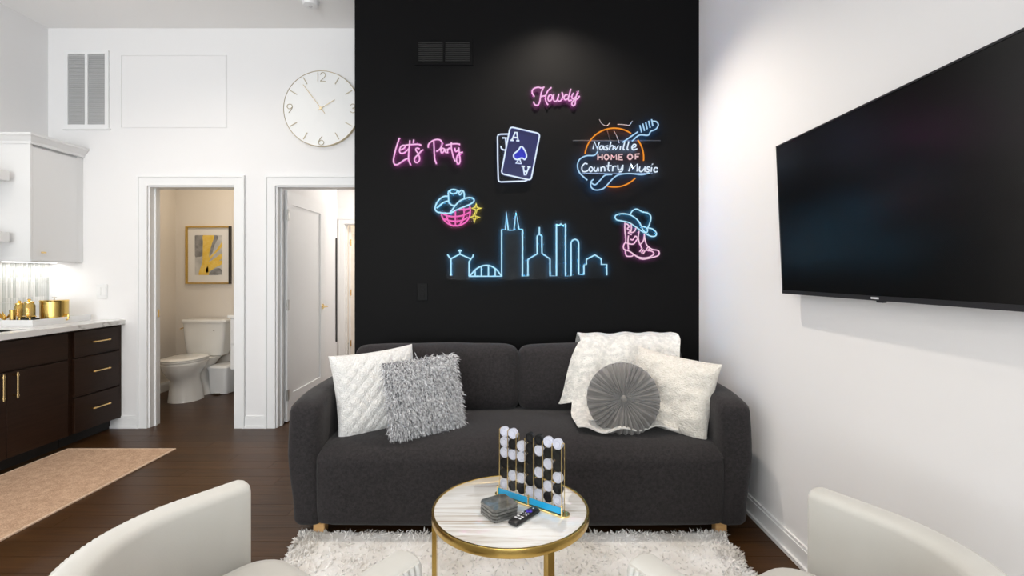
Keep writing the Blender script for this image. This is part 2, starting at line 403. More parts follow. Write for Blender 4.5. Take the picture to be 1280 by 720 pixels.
# bathroom shell
struct('wall_bathroom_back', BX(-4.0, -2.15, 5.62, 5.72, 0, 2.7), M['warm_lit_wall'])
struct('wall_bathroom_left', BX(-3.91, -3.81, YB+0.12, 5.62, 0, 2.7), M['warm_lit_wall'])
struct('wall_bathroom_right', BX(-2.25, -2.14, YB+0.12, 5.62, 0, 2.7), M['warm_lit_wall'])
struct('ceiling_bathroom', BX(-3.91, -2.14, YB+0.12, 5.72, 2.7, 2.78), M['ceiling'])
# hallway shell
struct('wall_hall_left', BX(-2.12, -2.02, YB+0.12, 5.72, 0, 3.0), M['wall'])
struct('wall_hall_right', BX(-1.0, -0.9, YB+0.12, 9.2, 0, 3.0), M['wall'])
bm = bmesh.new(); F = 7.4; fa, fb = -2.50, -1.75
for a, b, z0, z1 in ((-3.3, fa, 0, 3.0), (fa, fb, DH, 3.0), (fb, -1.0, 0, 3.0)): bx(bm, a, b, F, F+0.12, z0, z1)
struct('wall_hall_far', bm, M['wall'])
struct('wall_hall_side', BX(-3.3, -3.2, 5.72, F, 0, 3.0), M['wall'])
struct('wall_hall_near', BX(-3.3, -2.12, 5.72, 5.80, 0, 3.0), M['wall'])
struct('wall_far_room_left', BX(-3.3, -3.2, F+.12, 9.2, 0, 3.0), M['warm_lit_wall'])
struct('wall_far_room_back', BX(-3.3, -0.9, 9.2, 9.3, 0, 3.0), M['warm_lit_wall'])
struct('ceiling_hall', BX(-3.3, -0.9, YB+0.12, 9.3, 3.0, 3.08), M['ceiling'])

def casing(name, a, b, y, w=0.085, t=0.018, depth=0.12, h=DH, right=True):
    bm = bmesh.new()
    e = w if right else 0
    bx(bm, a-w+0.018, a, y-t, y-0.0005, 0, h); bx(bm, a-w+0.018, b+(e-0.018 if right else 0), y-t, y-0.0005, h, h+w-0.018)
    if right: bx(bm, b, b+w-0.018, y-t, y-0.0005, 0, h)
    bx(bm, a-w, a-w+0.018, y-t-0.008, y-0.0005, 0, h+w-0.018); bx(bm, a-w, b+e, y-t-0.008, y-0.0005, h+w-0.018, h+w)
    if right: bx(bm, b+w-0.018, b+w, y-t-0.008, y-0.0005, 0, h+w-0.018)
    bx(bm, a-0.001, a+0.012, y-0.0003, y+depth+.001, 0, h-0.012); bx(bm, b-0.012, b+0.001, y-0.0003, y+depth+.001, 0, h-0.012); bx(bm, a-0.001, b+0.001, y-0.0003, y+depth+.001, h-0.012, h+0.001)
    bx(bm, a+0.012, a+0.024, y+depth*0.45, y+depth*0.62, 0, h-0.012)
    bx(bm, b-0.024, b-0.012, y+depth*0.45, y+depth*0.62, 0, h-0.012)
    return struct(name, bm, M['trim'])
c1 = casing('trim_1', D1[0], D1[1], YB)
obj('strike_plate', BX(D1[0]+0.012, D1[0]+0.0145, YB+0.085, YB+0.112, 0.92, 0.985), M['brass'], c1, label='brass strike plate')
casing('trim_2', D2[0], D2[1]-0.0, YB, right=False)
casing('trim_3', fa, fb, F)
def baseboard(name, x0, x1, y0, y1, cap):
    bm = bmesh.new(); bx(bm, x0, x1, y0, y1, 0, 0.085)
    if cap == 'y': bx(bm, x0, x1, y0+0.004, y1, 0.085, 0.10)
    elif cap == '-x': bx(bm, x0+0.004, x1, y0, y1, 0.085, 0.10)
    else: bx(bm, x0, x1-0.004, y0, y1, 0.085, 0.10)
    if cap == 'y': bx(bm, x0, x1, y0-0.008, y0, 0, 0.018)
    elif cap == '-x': bx(bm, x0-0.012, x0, y0, y1, 0, 0.018)
    return struct(name, bm, M['trim'])
baseboard('baseboard_back', -3.36, D1[0]-0.085, YB-0.014, YB, 'y')
baseboard('baseboard_middle', D1[1]+0.085, D2[0]-0.085, YB-0.014, YB, 'y')
baseboard('baseboard_right', XR-0.014, XR, YR, YK, '-x')
baseboard('baseboard_accent', -1.085, XR-0.014, YK-0.014, YK, 'y')
baseboard('baseboard_bathroom', -3.81, -2.25, 5.606, 5.62, 'y')
baseboard('baseboard_bathroom_left', -3.81, -3.796, YB+0.12, 5.606, '+x')

# doors that stand open
def door(name, hx, y0, w, hinge_z, lever=True):
    """leaf opened 90 degrees away, its face towards +x"""
    t = 0.035; x0, x1 = hx-t, hx
    bm = bmesh.new(); st = 0.115
    bx(bm, x0, x1, y0, y0+st, 0.01, DH-0.015); bx(bm, x0, x1, y0+w-st, y0+w, 0.01, DH-0.015)
    bx(bm, x0, x1, y0+st, y0+w-st, 0.01, 0.24); bx(bm, x0, x1, y0+st, y0+w-st, DH-0.015-st, DH-0.015)
    d = struct(name, bm, M['trim'])
    obj('panel', BX(x0+0.010, x1-0.010, y0+st, y0+w-st, 0.24, DH-0.015-st), M['trim'], d)
    for z in hinge_z:
        bm = bmesh.new(); bx(bm, hx, hx+0.003, y0-0.02, y0+0.03, z-0.045, z+0.045)
        cyl(bm, (hx+0.006, y0-0.006, z-0.048), (hx+0.006, y0-0.006, z+0.048), 0.007, n=10)
        obj('hinge', bm, M['nickel'] if lever else M['brass'], d, label='satin nickel hinge' if lever else 'brass hinge')
    if lever:
        bm = bmesh.new(); y = y0+w-0.062; z = 0.955
        cyl(bm, (hx, y, z), (hx+0.008, y, z), 0.026); cyl(bm, (hx+0.008, y, z), (hx+0.05, y, z), 0.008)
        tube(bm, crom([(hx+0.05, y, z), (hx+0.055, y-0.04, z+0.002), (hx+0.05, y-0.11, z)]), 0.007)
        obj('lever_handle', bm, M['brass'], d, label='brass lever handle')
    return d
door('door_1', -1.945, YB+0.135, 0.86, (1.80, 1.02, 0.24))
door('door_2', fa+0.05, F+0.135, 0.72, (1.76, 1.0, 0.23), False)
# ------------------------------------------------------------------ sofa
SX, SF = 0.04, 2.43
so = thing('sofa', 'charcoal grey fabric sofa with rounded arms in front of the black wall', 'sofa', (SX, 2.89, 0))
def seatfn(q, u):
    # a larger radius along the front top edge
    if u[1] < 0 and u[2] > 0:
        q.z -= 0.05*max(0, (-u[1]-0.55)/0.45)**2*(max(0, u[2]))**2
    return q
bm = puff((1.018, 0.40, 0.2), 0.055, 14, (0, 0.01, 0.03), seatfn)
xf(bm, Matrix.Translation((0, SF-2.89+0.40, 0.245)))
seat = obj('seat', bm, M['sofa'], so)
obj('seat_seam', BX(-0.002, 0.002, -0.2, 0.02, 0.463, 0.469), M['sofa_dark'], seat)
obj('base', BX(-1.06, 1.06, SF-2.89+0.06, 0.44, 0.05, 0.10), M['sofa_dark'], so)
for s in (-1, 1):
    def armfn(q, u, s=s):
        t = (q.z+0.3)/0.6
        q.x += s*(0.012*math.sin(min(1, max(0, t))*PI*0.75)) + (-s*0.028*max(0, t-0.55) if True else 0)
        if u[1] < -0.4: q.z -= 0.035*((-u[1]-0.4)/0.6)**2*max(0, u[2])
        # the foot of the arm draws in
        if u[2] < -0.7: q.x = q.x+u[0]*0.012*(-u[2]-0.7)/0.3; q.y += u[1]*0.012*(-u[2]-0.7)/0.3
        if t < 0.5: q.x -= s*0.022*(0.5-t)/0.5*(1 if u[0]*s > 0 else 0)
        q.x += s*0.010*t
        return q
    bm = puff((0.078, 0.455, 0.318), 0.05, 14, (0.012, 0.0, 0.006), armfn)
    xf(bm, Matrix.Translation((s*1.062, 0.0, 0.365)))
    obj('armrest', bm, M['sofa'], so)
    for y in (-0.40, 0.40):
        obj('leg', BX(s*1.0-0.028, s*1.0+0.028, y-0.028, y+0.028, 0, 0.056, bev=0.004), M['oak_leg'], so, label='short pale oak block leg')
bm = puff((1.03, 0.085, 0.345), 0.06, 10, (0, 0.01, 0.0)); xf(bm, Matrix.Translation((0, 0.375, 0.425)))
obj('back_frame', bm, M['sofa'], so)
for i, s in enumerate((-1, 1)):
    def cfn(q, u, s=s):
        n = noise.noise(Vector((q.x*5+s*9, q.y*5, q.z*6)))
        q.y -= 0.012*n*(1-abs(u[0]))**0.3
        q.z += 0.008*noise.noise(Vector((q.x*4+s*3, 2, 1)))*(u[2] > 0.5)
        return q
    bm = puff((0.508, 0.10, 0.20), 0.065, 16, (0.006, 0.035, 0.014), cfn)
    xf(bm, Matrix.Translation((s*0.508, 0.235, 0.645)) @ Matrix.Rotation(math.radians(-9), 4, 'X'))
    obj('back_cushion', bm, M['sofa'], so)

# ------------------------------------------------------------------ pillows and throw
def pillow(w, h, t, n=34, pinch=0.07, corner=0.0, disp=0.0, freq=10, quilt=0):
    """square cushion in the local x-z plane, front towards -y"""
    bm = bmesh.new()
    def pt(u, v, s):
        k = 1-pinch*(1-v*v)*(u*u); l = 1-pinch*(1-u*u)*(v*v)
        x, z = u*w/2*k, v*h/2*l
        e = max(0.0, (1-u**4)*(1-v**4))**0.55
        y = s*t/2*e
        if quilt and s < 0:
            a, b = (x+z)*quilt, (x-z)*quilt
            y += 0.011*(1-(abs(math.sin(a*PI))*abs(math.sin(b*PI)))**0.45)*e
        d = disp*noise.noise(Vector((x*freq+3, z*freq, s*4.0)))*e**0.5
        d += disp*0.5*noise.noise(Vector((x*freq*2.7, z*freq*2.7+8, s*4.0)))*e**0.5
        return Vector((x, y+s*d, z))
    V = {}
    for s in (-1, 1):
        for i in range(n+1):
            for j in range(n+1):
                border = i in (0, n) or j in (0, n)
                if border and s == 1: V[s, i, j] = V[-1, i, j]; continue
                u = math.sin((2*i/n-1)*PI/2)*0.6+(2*i/n-1)*0.4; v = math.sin((2*j/n-1)*PI/2)*0.6+(2*j/n-1)*0.4
                V[s, i, j] = bm.verts.new(pt(u, v, s))
        for i in range(n):
            for j in range(n):
                q = (V[s, i, j], V[s, i+1, j], V[s, i+1, j+1], V[s, i, j+1])
                bm.faces.new(q if s < 0 else q[::-1])
    return bm
def pil(name, label, c, yaw, tilt, roll=0):
    t = thing(name, label, 'pillow', c, 0)
    t.matrix_basis = Matrix.Translation(c) @ Matrix.Rotation(math.radians(yaw), 4, 'Z') @ Matrix.Rotation(math.radians(tilt), 4, 'X') @ Matrix.Rotation(math.radians(roll), 4, 'Y')
    return t
p = pil('throw_pillow', 'white fleece pillow with quilted diamond texture at the left arm of the sofa', (-0.745, 2.745, 0.645), 30, -14, -4)
obj('cover', pillow(0.47, 0.46, 0.15, 90, 0.06, 0, 0.006, 14, quilt=14), M['fleece'], p, recalc=False)
p2 = pil('throw_pillow', 'grey shaggy long-haired square pillow in front of the white quilted one', (-0.475, 2.665, 0.64), 27, -15, -3)
obj('cover', pillow(0.40, 0.40, 0.13, 24, 0.05), M['shag_core'], p2, recalc=False)
def tufts(n, place, length, width, seed=1, curl=0.4, down=Vector((0, 0, -1)), seg=2):
    rnd = random.Random(seed); vs = []; fs = []
    for _ in range(n):
        p, nr = place(rnd)
        d = (nr*0.65+down*rnd.uniform(0.1, 0.9)+Vector([rnd.gauss(0, curl) for _ in range(3)])).normalized()
        s = d.cross(Vector([rnd.gauss(0, 1) for _ in range(3)])).normalized()
        L = length*rnd.uniform(0.6, 1.25); W = width*rnd.uniform(0.7, 1.3)
        b = len(vs); q = p.copy(); dd = d.copy()
        for k in range(seg):
            ww = W*(1-k/seg*0.45)/2
            vs += [tuple(q-s*ww), tuple(q+s*ww)]
            dd = (dd+down*0.35+Vector([rnd.gauss(0, 0.15) for _ in range(3)])).normalized(); q = q+dd*(L/seg)
        vs.append(tuple(q))
        for k in range(seg-1): fs.append((b+2*k, b+2*k+1, b+2*k+3, b+2*k+2))
        fs.append((b+2*seg-2, b+2*seg-1, b+2*seg))
    return vs, fs
def pydata(name, vs, fs, m, parent, kind='stuff', label=None, smooth=True):
    me = bpy.data.meshes.new(name); me.from_pydata(vs, [], fs); me.materials.append(m)
    if smooth: me.polygons.foreach_set('use_smooth', [True]*len(me.polygons))
    o = bpy.data.objects.new(name, me); COL.objects.link(o); o.parent = parent; o['kind'] = kind
    if label: o['label'] = label
    return o
def pplace(rnd):
    u, v = rnd.uniform(-1, 1), rnd.uniform(-1, 1)
    s = -1 if rnd.random() < 0.75 else 1
    e = max(0.0, (1-u**4)*(1-v**4))**0.55
    p = Vector((u*.20, s*.065*e, v*.20))
    return p, Vector((u*abs(u)**3*0.8, s*1.0, v*abs(v)**3*0.8)).normalized()
vs, fs = tufts(9500, pplace, 0.038, 0.0055, 3, 0.38, Vector((0.05, 0, -1)))
pydata('shaggy_fur', vs, fs, M['shag'], p2)
p3 = pil('throw_pillow', 'cream fleece square pillow at the right arm of the sofa', (0.872, 2.735, 0.640), -37, -15, 7)
obj('cover', pillow(0.475, 0.425, 0.15, 56, 0.06, 0, 0.022, 9), M['fleece_cream'], p3, recalc=False)
# round pleated pillow
p4 = pil('round_pillow', 'round grey velvet pillow with radiating pleats and a centre button', (0.595, 2.655, 0.625), -6, -13)
bm = bmesh.new(); NA, NR = 320, 14; R0 = 0.192
rnd = random.Random(5); ph = [rnd.uniform(-0.4, 0.4) for _ in range(46)]
prev = {}
for s in (-1, 1):
    rings = []
    for k in range(NR+1):
        t = k/NR; r = R0*(0.06+0.94*math.sin(t*PI/2))
        ring = []
        for i in range(NA):
            if s == 1 and k == NR: ring.append(prev[i]); continue
            a = 2*PI*i/NA
            thick = 0.062*(1-(r/R0)**3.2)**0.6*(0.45+0.55*min(1, t*2.2))
            pl = 0.5+0.5*math.sin(a*32+2*t+1.4*math.sin(a*5)+0.9*math.sin(a*9+t*3))
            amp = 0.024*(0.25+0.9*math.sin(min(1, t*1.15)*PI/2))*(1 if t < 0.9 else 0.6)
            y = s*(thick+amp*(pl-0.5))
            rr = r*(1+0.012*pl*t)
            v = bm.verts.new((rr*math.cos(a), y, rr*math.sin(a)))
            if s == -1 and k == NR: prev[i] = v
            ring.append(v)
        rings.append(ring)
    for A, B in zip(rings, rings[1:]):
        for i in range(NA):
            j = (i+1) % NA; q = (A[i], A[j], B[j], B[i]); bm.faces.new(q if s > 0 else q[::-1])
    bm.faces.new(rings[0] if s < 0 else rings[0][::-1])
obj('cover', bm, M['pleat'], p4, smooth=60)
bm = bmesh.new(); lathe(bm, [(0, 0.014), (0.010, 0.012), (0.017, 0.005), (0.019, -0.004), (0, -0.006)], n=20)
xf(bm, Matrix.Translation((0, -0.034, 0)) @ Matrix.Rotation(PI/2, 4, 'X'))
obj('button', bm, M['pleat'], p4, label='velvet covered button')
# throw blanket lying over the right cushion
path = [(3.335, 0.60), (3.325, 0.74), (3.27, 0.885), (3.17, 0.905), (3.06, 0.895), (2.985, 0.80), (2.93, 0.66), (2.875, 0.53), (2.80, 0.486), (2.70, 0.478), (2.58, 0.474)]
pc = crom([(0, a, b) for a, b in path], False, 5); NP = len(pc)-1
NU = 70; bm = bmesh.new(); G = {}
for i in range(NU+1):
    u = i/NU
    smax = 0.70+0.30*min(1, max(0, (u-0.10)/0.16)); smax -= 0.07*math.sin(u*9)*0.3
    for j in range(46):
        s = j/45*smax; f = s*NP; k = min(NP-1, int(f)); q = pc[k].lerp(pc[k+1], f-k)
        down = max(0, (s-0.42)/0.58)
        xl = 0.42-0.27*down**0.8+(0.10 if u < 0 else 0); xr = 1.03-0.16*down
        x = xl+(xr-xl)*u
        a = 0.5+0.5*math.sin(u*23+2.2*math.sin(s*3.3)+1.0)
        amp = 0.007+0.024*min(1, down*2.5)*(1 if s < 0.8 else 0.7)
        n = noise.noise(Vector((x*9, s*6, 1.5)))
        tx = Vector((0, q.y, q.z))
        nx = pc[min(NP, k+1)]-pc[max(0, k)]; nn = Vector((0, -nx.z, nx.y)).normalized()
        if nn.z < -0.2: nn = -nn
        if s > 0.3 and nn.y > 0.1: nn = -nn
        p_ = tx+nn*(amp*a+0.006*n+0.004)
        bm_v = bm.verts.new((x+0.012*noise.noise(Vector((s*7, u*3, 4))), p_.y, p_.z)); G[i, j] = bm_v
for i in range(NU):
    for j in range(45): bm.faces.new((G[i, j], G[i+1, j], G[i+1, j+1], G[i, j+1]))
bmesh.ops.recalc_face_normals(bm, faces=bm.faces)
bmesh.ops.solidify(bm, geom=bm.faces[:], thickness=0.007)
tag(obj('throw_blanket', bm, M['blanket'], smooth=80), 'mottled cream plush throw draped over the right back cushion', 'blanket')

# ------------------------------------------------------------------ shag rug under the coffee table
rg = thing('shag_rug', 'ivory shaggy rug under the coffee table', 'rug', (0.0, 1.65, 0))
RXh, RY0, RY1 = 1.04, 0.78, 2.475
def edge(x, y):
    """signed inset of the wavy rug outline"""
    n = 0.035*noise.noise(Vector((x*9, y*9, 0)))+0.03*noise.noise(Vector((x*3.1, y*3.1, 7)))
    return min(RXh-abs(x)+n, y-RY0+n, RY1-y+n*0.3)
bm = bmesh.new(); ns = 90; G = {}
for i in range(ns+1):
    for j in range(ns+1):
        x = -RXh+2*RXh*i/ns; y = RY0+(RY1-RY0)*j/ns
        e = edge(x, y); z = 0.014*min(1, max(0, e/0.04))**0.5
        if e < 0: x *= 1+e; 
        z += 0.004*noise.noise(Vector((x*11, y*11, 3)))*(z > 0.01)
        G[i, j] = bm.verts.new((x, y-1.65, max(0.001, z)))
for i in range(ns):
    for j in range(ns): bm.faces.new((G[i, j], G[i+1, j], G[i+1, j+1], G[i, j+1]))
obj('backing', bm, M['rug_pile'], rg, smooth=80)
def rplace(rnd):
    while True:
        if rnd.random() < 0.3:
            y = rnd.uniform(RY0, RY1); x = rnd.choice((-1, 1))*rnd.uniform(RXh-0.12, RXh+0.02)
        else: x = rnd.uniform(-RXh-0.02, RXh+0.02); y = rnd.uniform(RY0, RY1)
        if edge(x, y) > -0.004: break
    a = noise.noise(Vector((x*5, y*5, 1)))*6; b = noise.noise(Vector((x*5, y*5, 9)))*3
    ex = 0.9*math.copysign(max(0, abs(x)-RXh+0.05)/0.05, x)
    return Vector((x, y-1.65, 0.010)), Vector((math.cos(a)*0.7+ex, math.sin(a)*0.7+b*0.1, 0.85)).normalized()
vs, fs = tufts(46000, rplace, 0.021, 0.0085, 8, 0.35, Vector((0, 0, -0.5)))
vs = [(x, y, max(0.002, z)) for x, y, z in vs]
pydata('pile', vs, fs, M['rug_pile'], rg)
# flat woven runner along the kitchen
rn = thing('runner_rug', 'tan woven jute runner along the dark kitchen cabinets', 'rug', (-2.87, 2.3, 0))
obj('field', BX(-0.385, 0.385, -1.20, 1.335, 0.0, 0.008), M['jute'], rn)
bm = bmesh.new()
for q in ((-0.4, -0.385, -1.215, 1.35), (0.385, 0.4, -1.215, 1.35), (-0.385, 0.385, -1.215, -1.20), (-0.385, 0.385, 1.335, 1.35)): bx(bm, *q, 0, 0.0095, bev=0.002)
obj('binding', bm, M['jute_edge'], rn)

# ------------------------------------------------------------------ coffee table
TX, TY, TZ, TR = -0.006, 1.803, 0.45, 0.28
ct = thing('coffee_table', 'round gold-framed coffee table with a striped marble top', 'table', (TX, TY, 0))
bm = bmesh.new(); lathe(bm, [(0, -0.012), (TR-0.006, -0.012), (TR-0.006, -0.001), (TR-0.008, 0), (0, 0)], (0, 0, TZ), 96)
obj('tabletop', bm, M['table_marble'], ct, label='white and taupe striped marble disc')
bm = bmesh.new(); lathe(bm, [(TR-0.006, -0.028), (TR+0.002, -0.028), (TR+0.003, -0.026), (TR+0.003, 0.0), (TR+0.002, 0.002), (TR-0.005, 0.002), (TR-0.006, 0.001), (TR-0.006, -0.028)], (0, 0, TZ), 96)
obj('rim', bm, M['gold'], ct)
for deg in (179, 297, 57):
    bm = BX(-0.012, 0.004, -0.0125, 0.0125, 0.015, TZ-0.026, bev=0.001)
    xf(bm, Matrix.Rotation(math.radians(deg), 4, 'Z') @ Matrix.Translation((TR, 0, 0)))
    obj('leg', bm, M['gold'], ct)

# ------------------------------------------------------------------ four in a row game
PA, PB = Vector((-0.050, 1.905, TZ)), Vector((0.187, 1.733, TZ))
gd = PB-PA; GL = gd.length; gyaw = math.atan2(gd.y, gd.x); gc = (PA+PB)/2
gm = thing('game_board', 'clear acrylic four-in-a-row game board with gold edges on the table', 'board game', (gc.x, gc.y, TZ), gyaw)
hl = GL/2
bm = bmesh.new(); bx(bm, -hl+0.01, hl-0.01, -0.022, 0.022, 0.0, 0.006, bev=0.002)
for s in (-1, 1): cyl(bm, (s*(hl-0.008), 0, 0), (s*(hl-0.008), 0, 0.006), 0.022, n=24)
obj('base_plate', bm, M['rim_gold'], gm)
for y in (-0.0105, 0.0085):
    obj('pane', BX(-hl+0.004, hl-0.004, y, y+0.002, 0.008, 0.232), M['acrylic'], gm)
obj('slider_bar', BX(-hl+0.008, hl-0.008, -0.0135, -0.0108, 0.008, 0.030), M['tape_blue'], gm, label='sky blue release bar')
tops = [0.258, 0.258, 0.250, 0.245, 0.252, 0.250, 0.248, 0.252]
cw = (GL-0.02)/7
for k in range(8):
    x = -hl+0.01+cw*k
    bm = bmesh.new()
    for y in (-0.0105, 0.0095): tube(bm, [(x, y, 0.008), (x, y, tops[k]-0.004)], 0.0014, 6)
    tube(bm, crom([(x, -0.0105, tops[k]-0.004), (x, 0, tops[k]), (x, 0.0095, tops[k]-0.004)]), 0.0014, 6)
    obj('divider', bm, M['rim_gold'], gm)
for x in (-hl+0.006, 0.0, hl-0.006):
    bm = bmesh.new(); cyl(bm, (x, -0.016, 0.004), (x, -0.016, 0.036), 0.0035, n=12); lathe(bm, [(0, -0.005), (0.005, 0), (0, 0.005)], (x, -0.016, 0.038), 12)
    obj('post', bm, M['rim_gold'], gm)
cols = ['WWWBBW', 'WBWBWB', '-WWBWB', 'BBBBBW', 'BWBWBW', 'WBWBWB', 'WBBWBW']
def disc_mesh(m, name):
    bm = bmesh.new(); lathe(bm, [(0, -0.007), (0.0185, -0.007), (0.0195, -0.006), (0.0195, 0.006), (0.0185, 0.007), (0.0150, 0.007), (0.0142, 0.004), (0.0105, 0.004), (0.0095, 0.007), (0, 0.007)], n=28)
    xf(bm, Matrix.Rotation(PI/2, 4, 'X'))
    bmesh.ops.recalc_face_normals(bm, faces=bm.faces)
    me = bpy.data.meshes.new(name); bm.to_mesh(me); bm.free(); me.materials.append(m)
    me.polygons.foreach_set('use_smooth', [True]*len(me.polygons)); me.set_sharp_from_angle(angle=0.6); return me
DW, DB = disc_mesh(M['disc_clear'], 'game_disc'), disc_mesh(M['disc_black'], 'game_disc')
cn = ['leftmost', 'second', 'third', 'middle', 'fifth', 'sixth', 'rightmost']; rown = ['bottom', 'second from bottom', 'third from bottom', 'fourth from bottom', 'fifth from bottom', 'sixth from bottom']
gm_m = gm.matrix_basis
for c, colm in enumerate(cols):
    for r, ch in enumerate(colm[::-1]):
        if ch == '-': continue
        o = bpy.data.objects.new('game_disc', DB if ch == 'B' else DW); COL.objects.link(o)
        o.location = gm_m @ Vector((-hl+0.01+cw*(c+0.5), -0.0005, 0.0505+0.0392*r)); o.rotation_euler = (0, 0, gyaw)
        tag(o, '%s game disc, %s in the %s column of the game board' % ('black' if ch == 'B' else 'translucent pearl white', rown[r], cn[c]), 'game disc', 'game discs in the board')

# coasters, remote control
co = ['bottom coaster of the grey marble stack on the round table', 'second grey marble coaster from the bottom of the stack', 'third grey marble coaster from the bottom, below the top one', 'topmost glossy grey marble coaster of the stack on the table']
cmesh = None
for k in range(4):
    if cmesh is None:
        bm = bmesh.new(); c = 0.012; a = 0.052
        ring = [(-a+c, -a), (a-c, -a), (a, -a+c), (a, a-c), (a-c, a), (-a+c, a), (-a, a-c), (-a, -a+c)]
        def rg_(s, z): return [(x*s, y*s, z) for x, y in ring]
        loft(bm, [rg_(0.95, 0), rg_(1, 0.0015), rg_(1, 0.0082), rg_(0.955, 0.0100)])
        o = obj('coaster', bm, M['coaster'], None, smooth=20); cmesh = o.data
    else:
        o = bpy.data.objects.new('coaster', cmesh); COL.objects.link(o)
    if k == 0:
        gap_shade = obj('gap_shade_pad', xf(BX(-0.046, 0.046, -0.046, 0.046, -0.0012, 0.0), Matrix()), M['gap_shade'], o)  # added dark pad, draws the shaded gap under each coaster
    else:
        cc = gap_shade.copy(); COL.objects.link(cc); cc.parent = o
    o.location = (-0.045+random.uniform(-.001, .001), 1.745+random.uniform(-.001, .001), TZ+0.0013+0.0113*k); o.rotation_euler = (0, 0, math.radians(33+[0, 1.2, -1.0, 0.5][k]))
    tag(o, co[k], 'coaster', 'marble coasters stacked on the table')
ra, rb = Vector((0.003, 1.668, 0)), Vector((0.082, 1.765, 0)); rd = rb-ra
rc = thing('remote_control', 'black remote control with a violet pad lying on the marble table', 'remote control', ((ra.x+rb.x)/2, (ra.y+rb.y)/2, TZ), math.atan2(rd.y, rd.x)-PI/2)
def remfn(q, u): q.z -= 0.002*abs(u[0])**2*(u[2] > 0); return q
bm = puff((0.0205, 0.069, 0.008), 0.0078, 8, fn=remfn); xf(bm, Matrix.Translation((0, 0, 0.008)))
obj('body', bm, M['black_plastic'], rc)
bm = bmesh.new(); bx(bm, -0.012, 0.012, 0.022, 0.032, 0.0145, 0.0172, bev=0.001); bx(bm, -0.005, 0.005, 0.015, 0.039, 0.0145, 0.0172, bev=0.001)
obj('direction_pad', bm, M['violet'], rc, label='violet cross-shaped pad')
for (x, y, w, h) in ((-0.011, 0.008, .005, .004), (0, 0.008, .005, .004), (0.011, 0.008, .005, .004), (-0.011, -0.003, .005, .004), (0, -0.003, .005, .004), (0.011, -0.003, .005, .004), (-0.008, -0.022, .010, .006), (0.008, -0.022, .010, .006), (-0.008, -0.036, .010, .006), (0.008, -0.036, .010, .006), (0.0, 0.052, .005, .004)):
    obj('button', BX(x-w/2, x+w/2, y-h/2, y+h/2, 0.0145, 0.0168), M['btn_white'], rc)

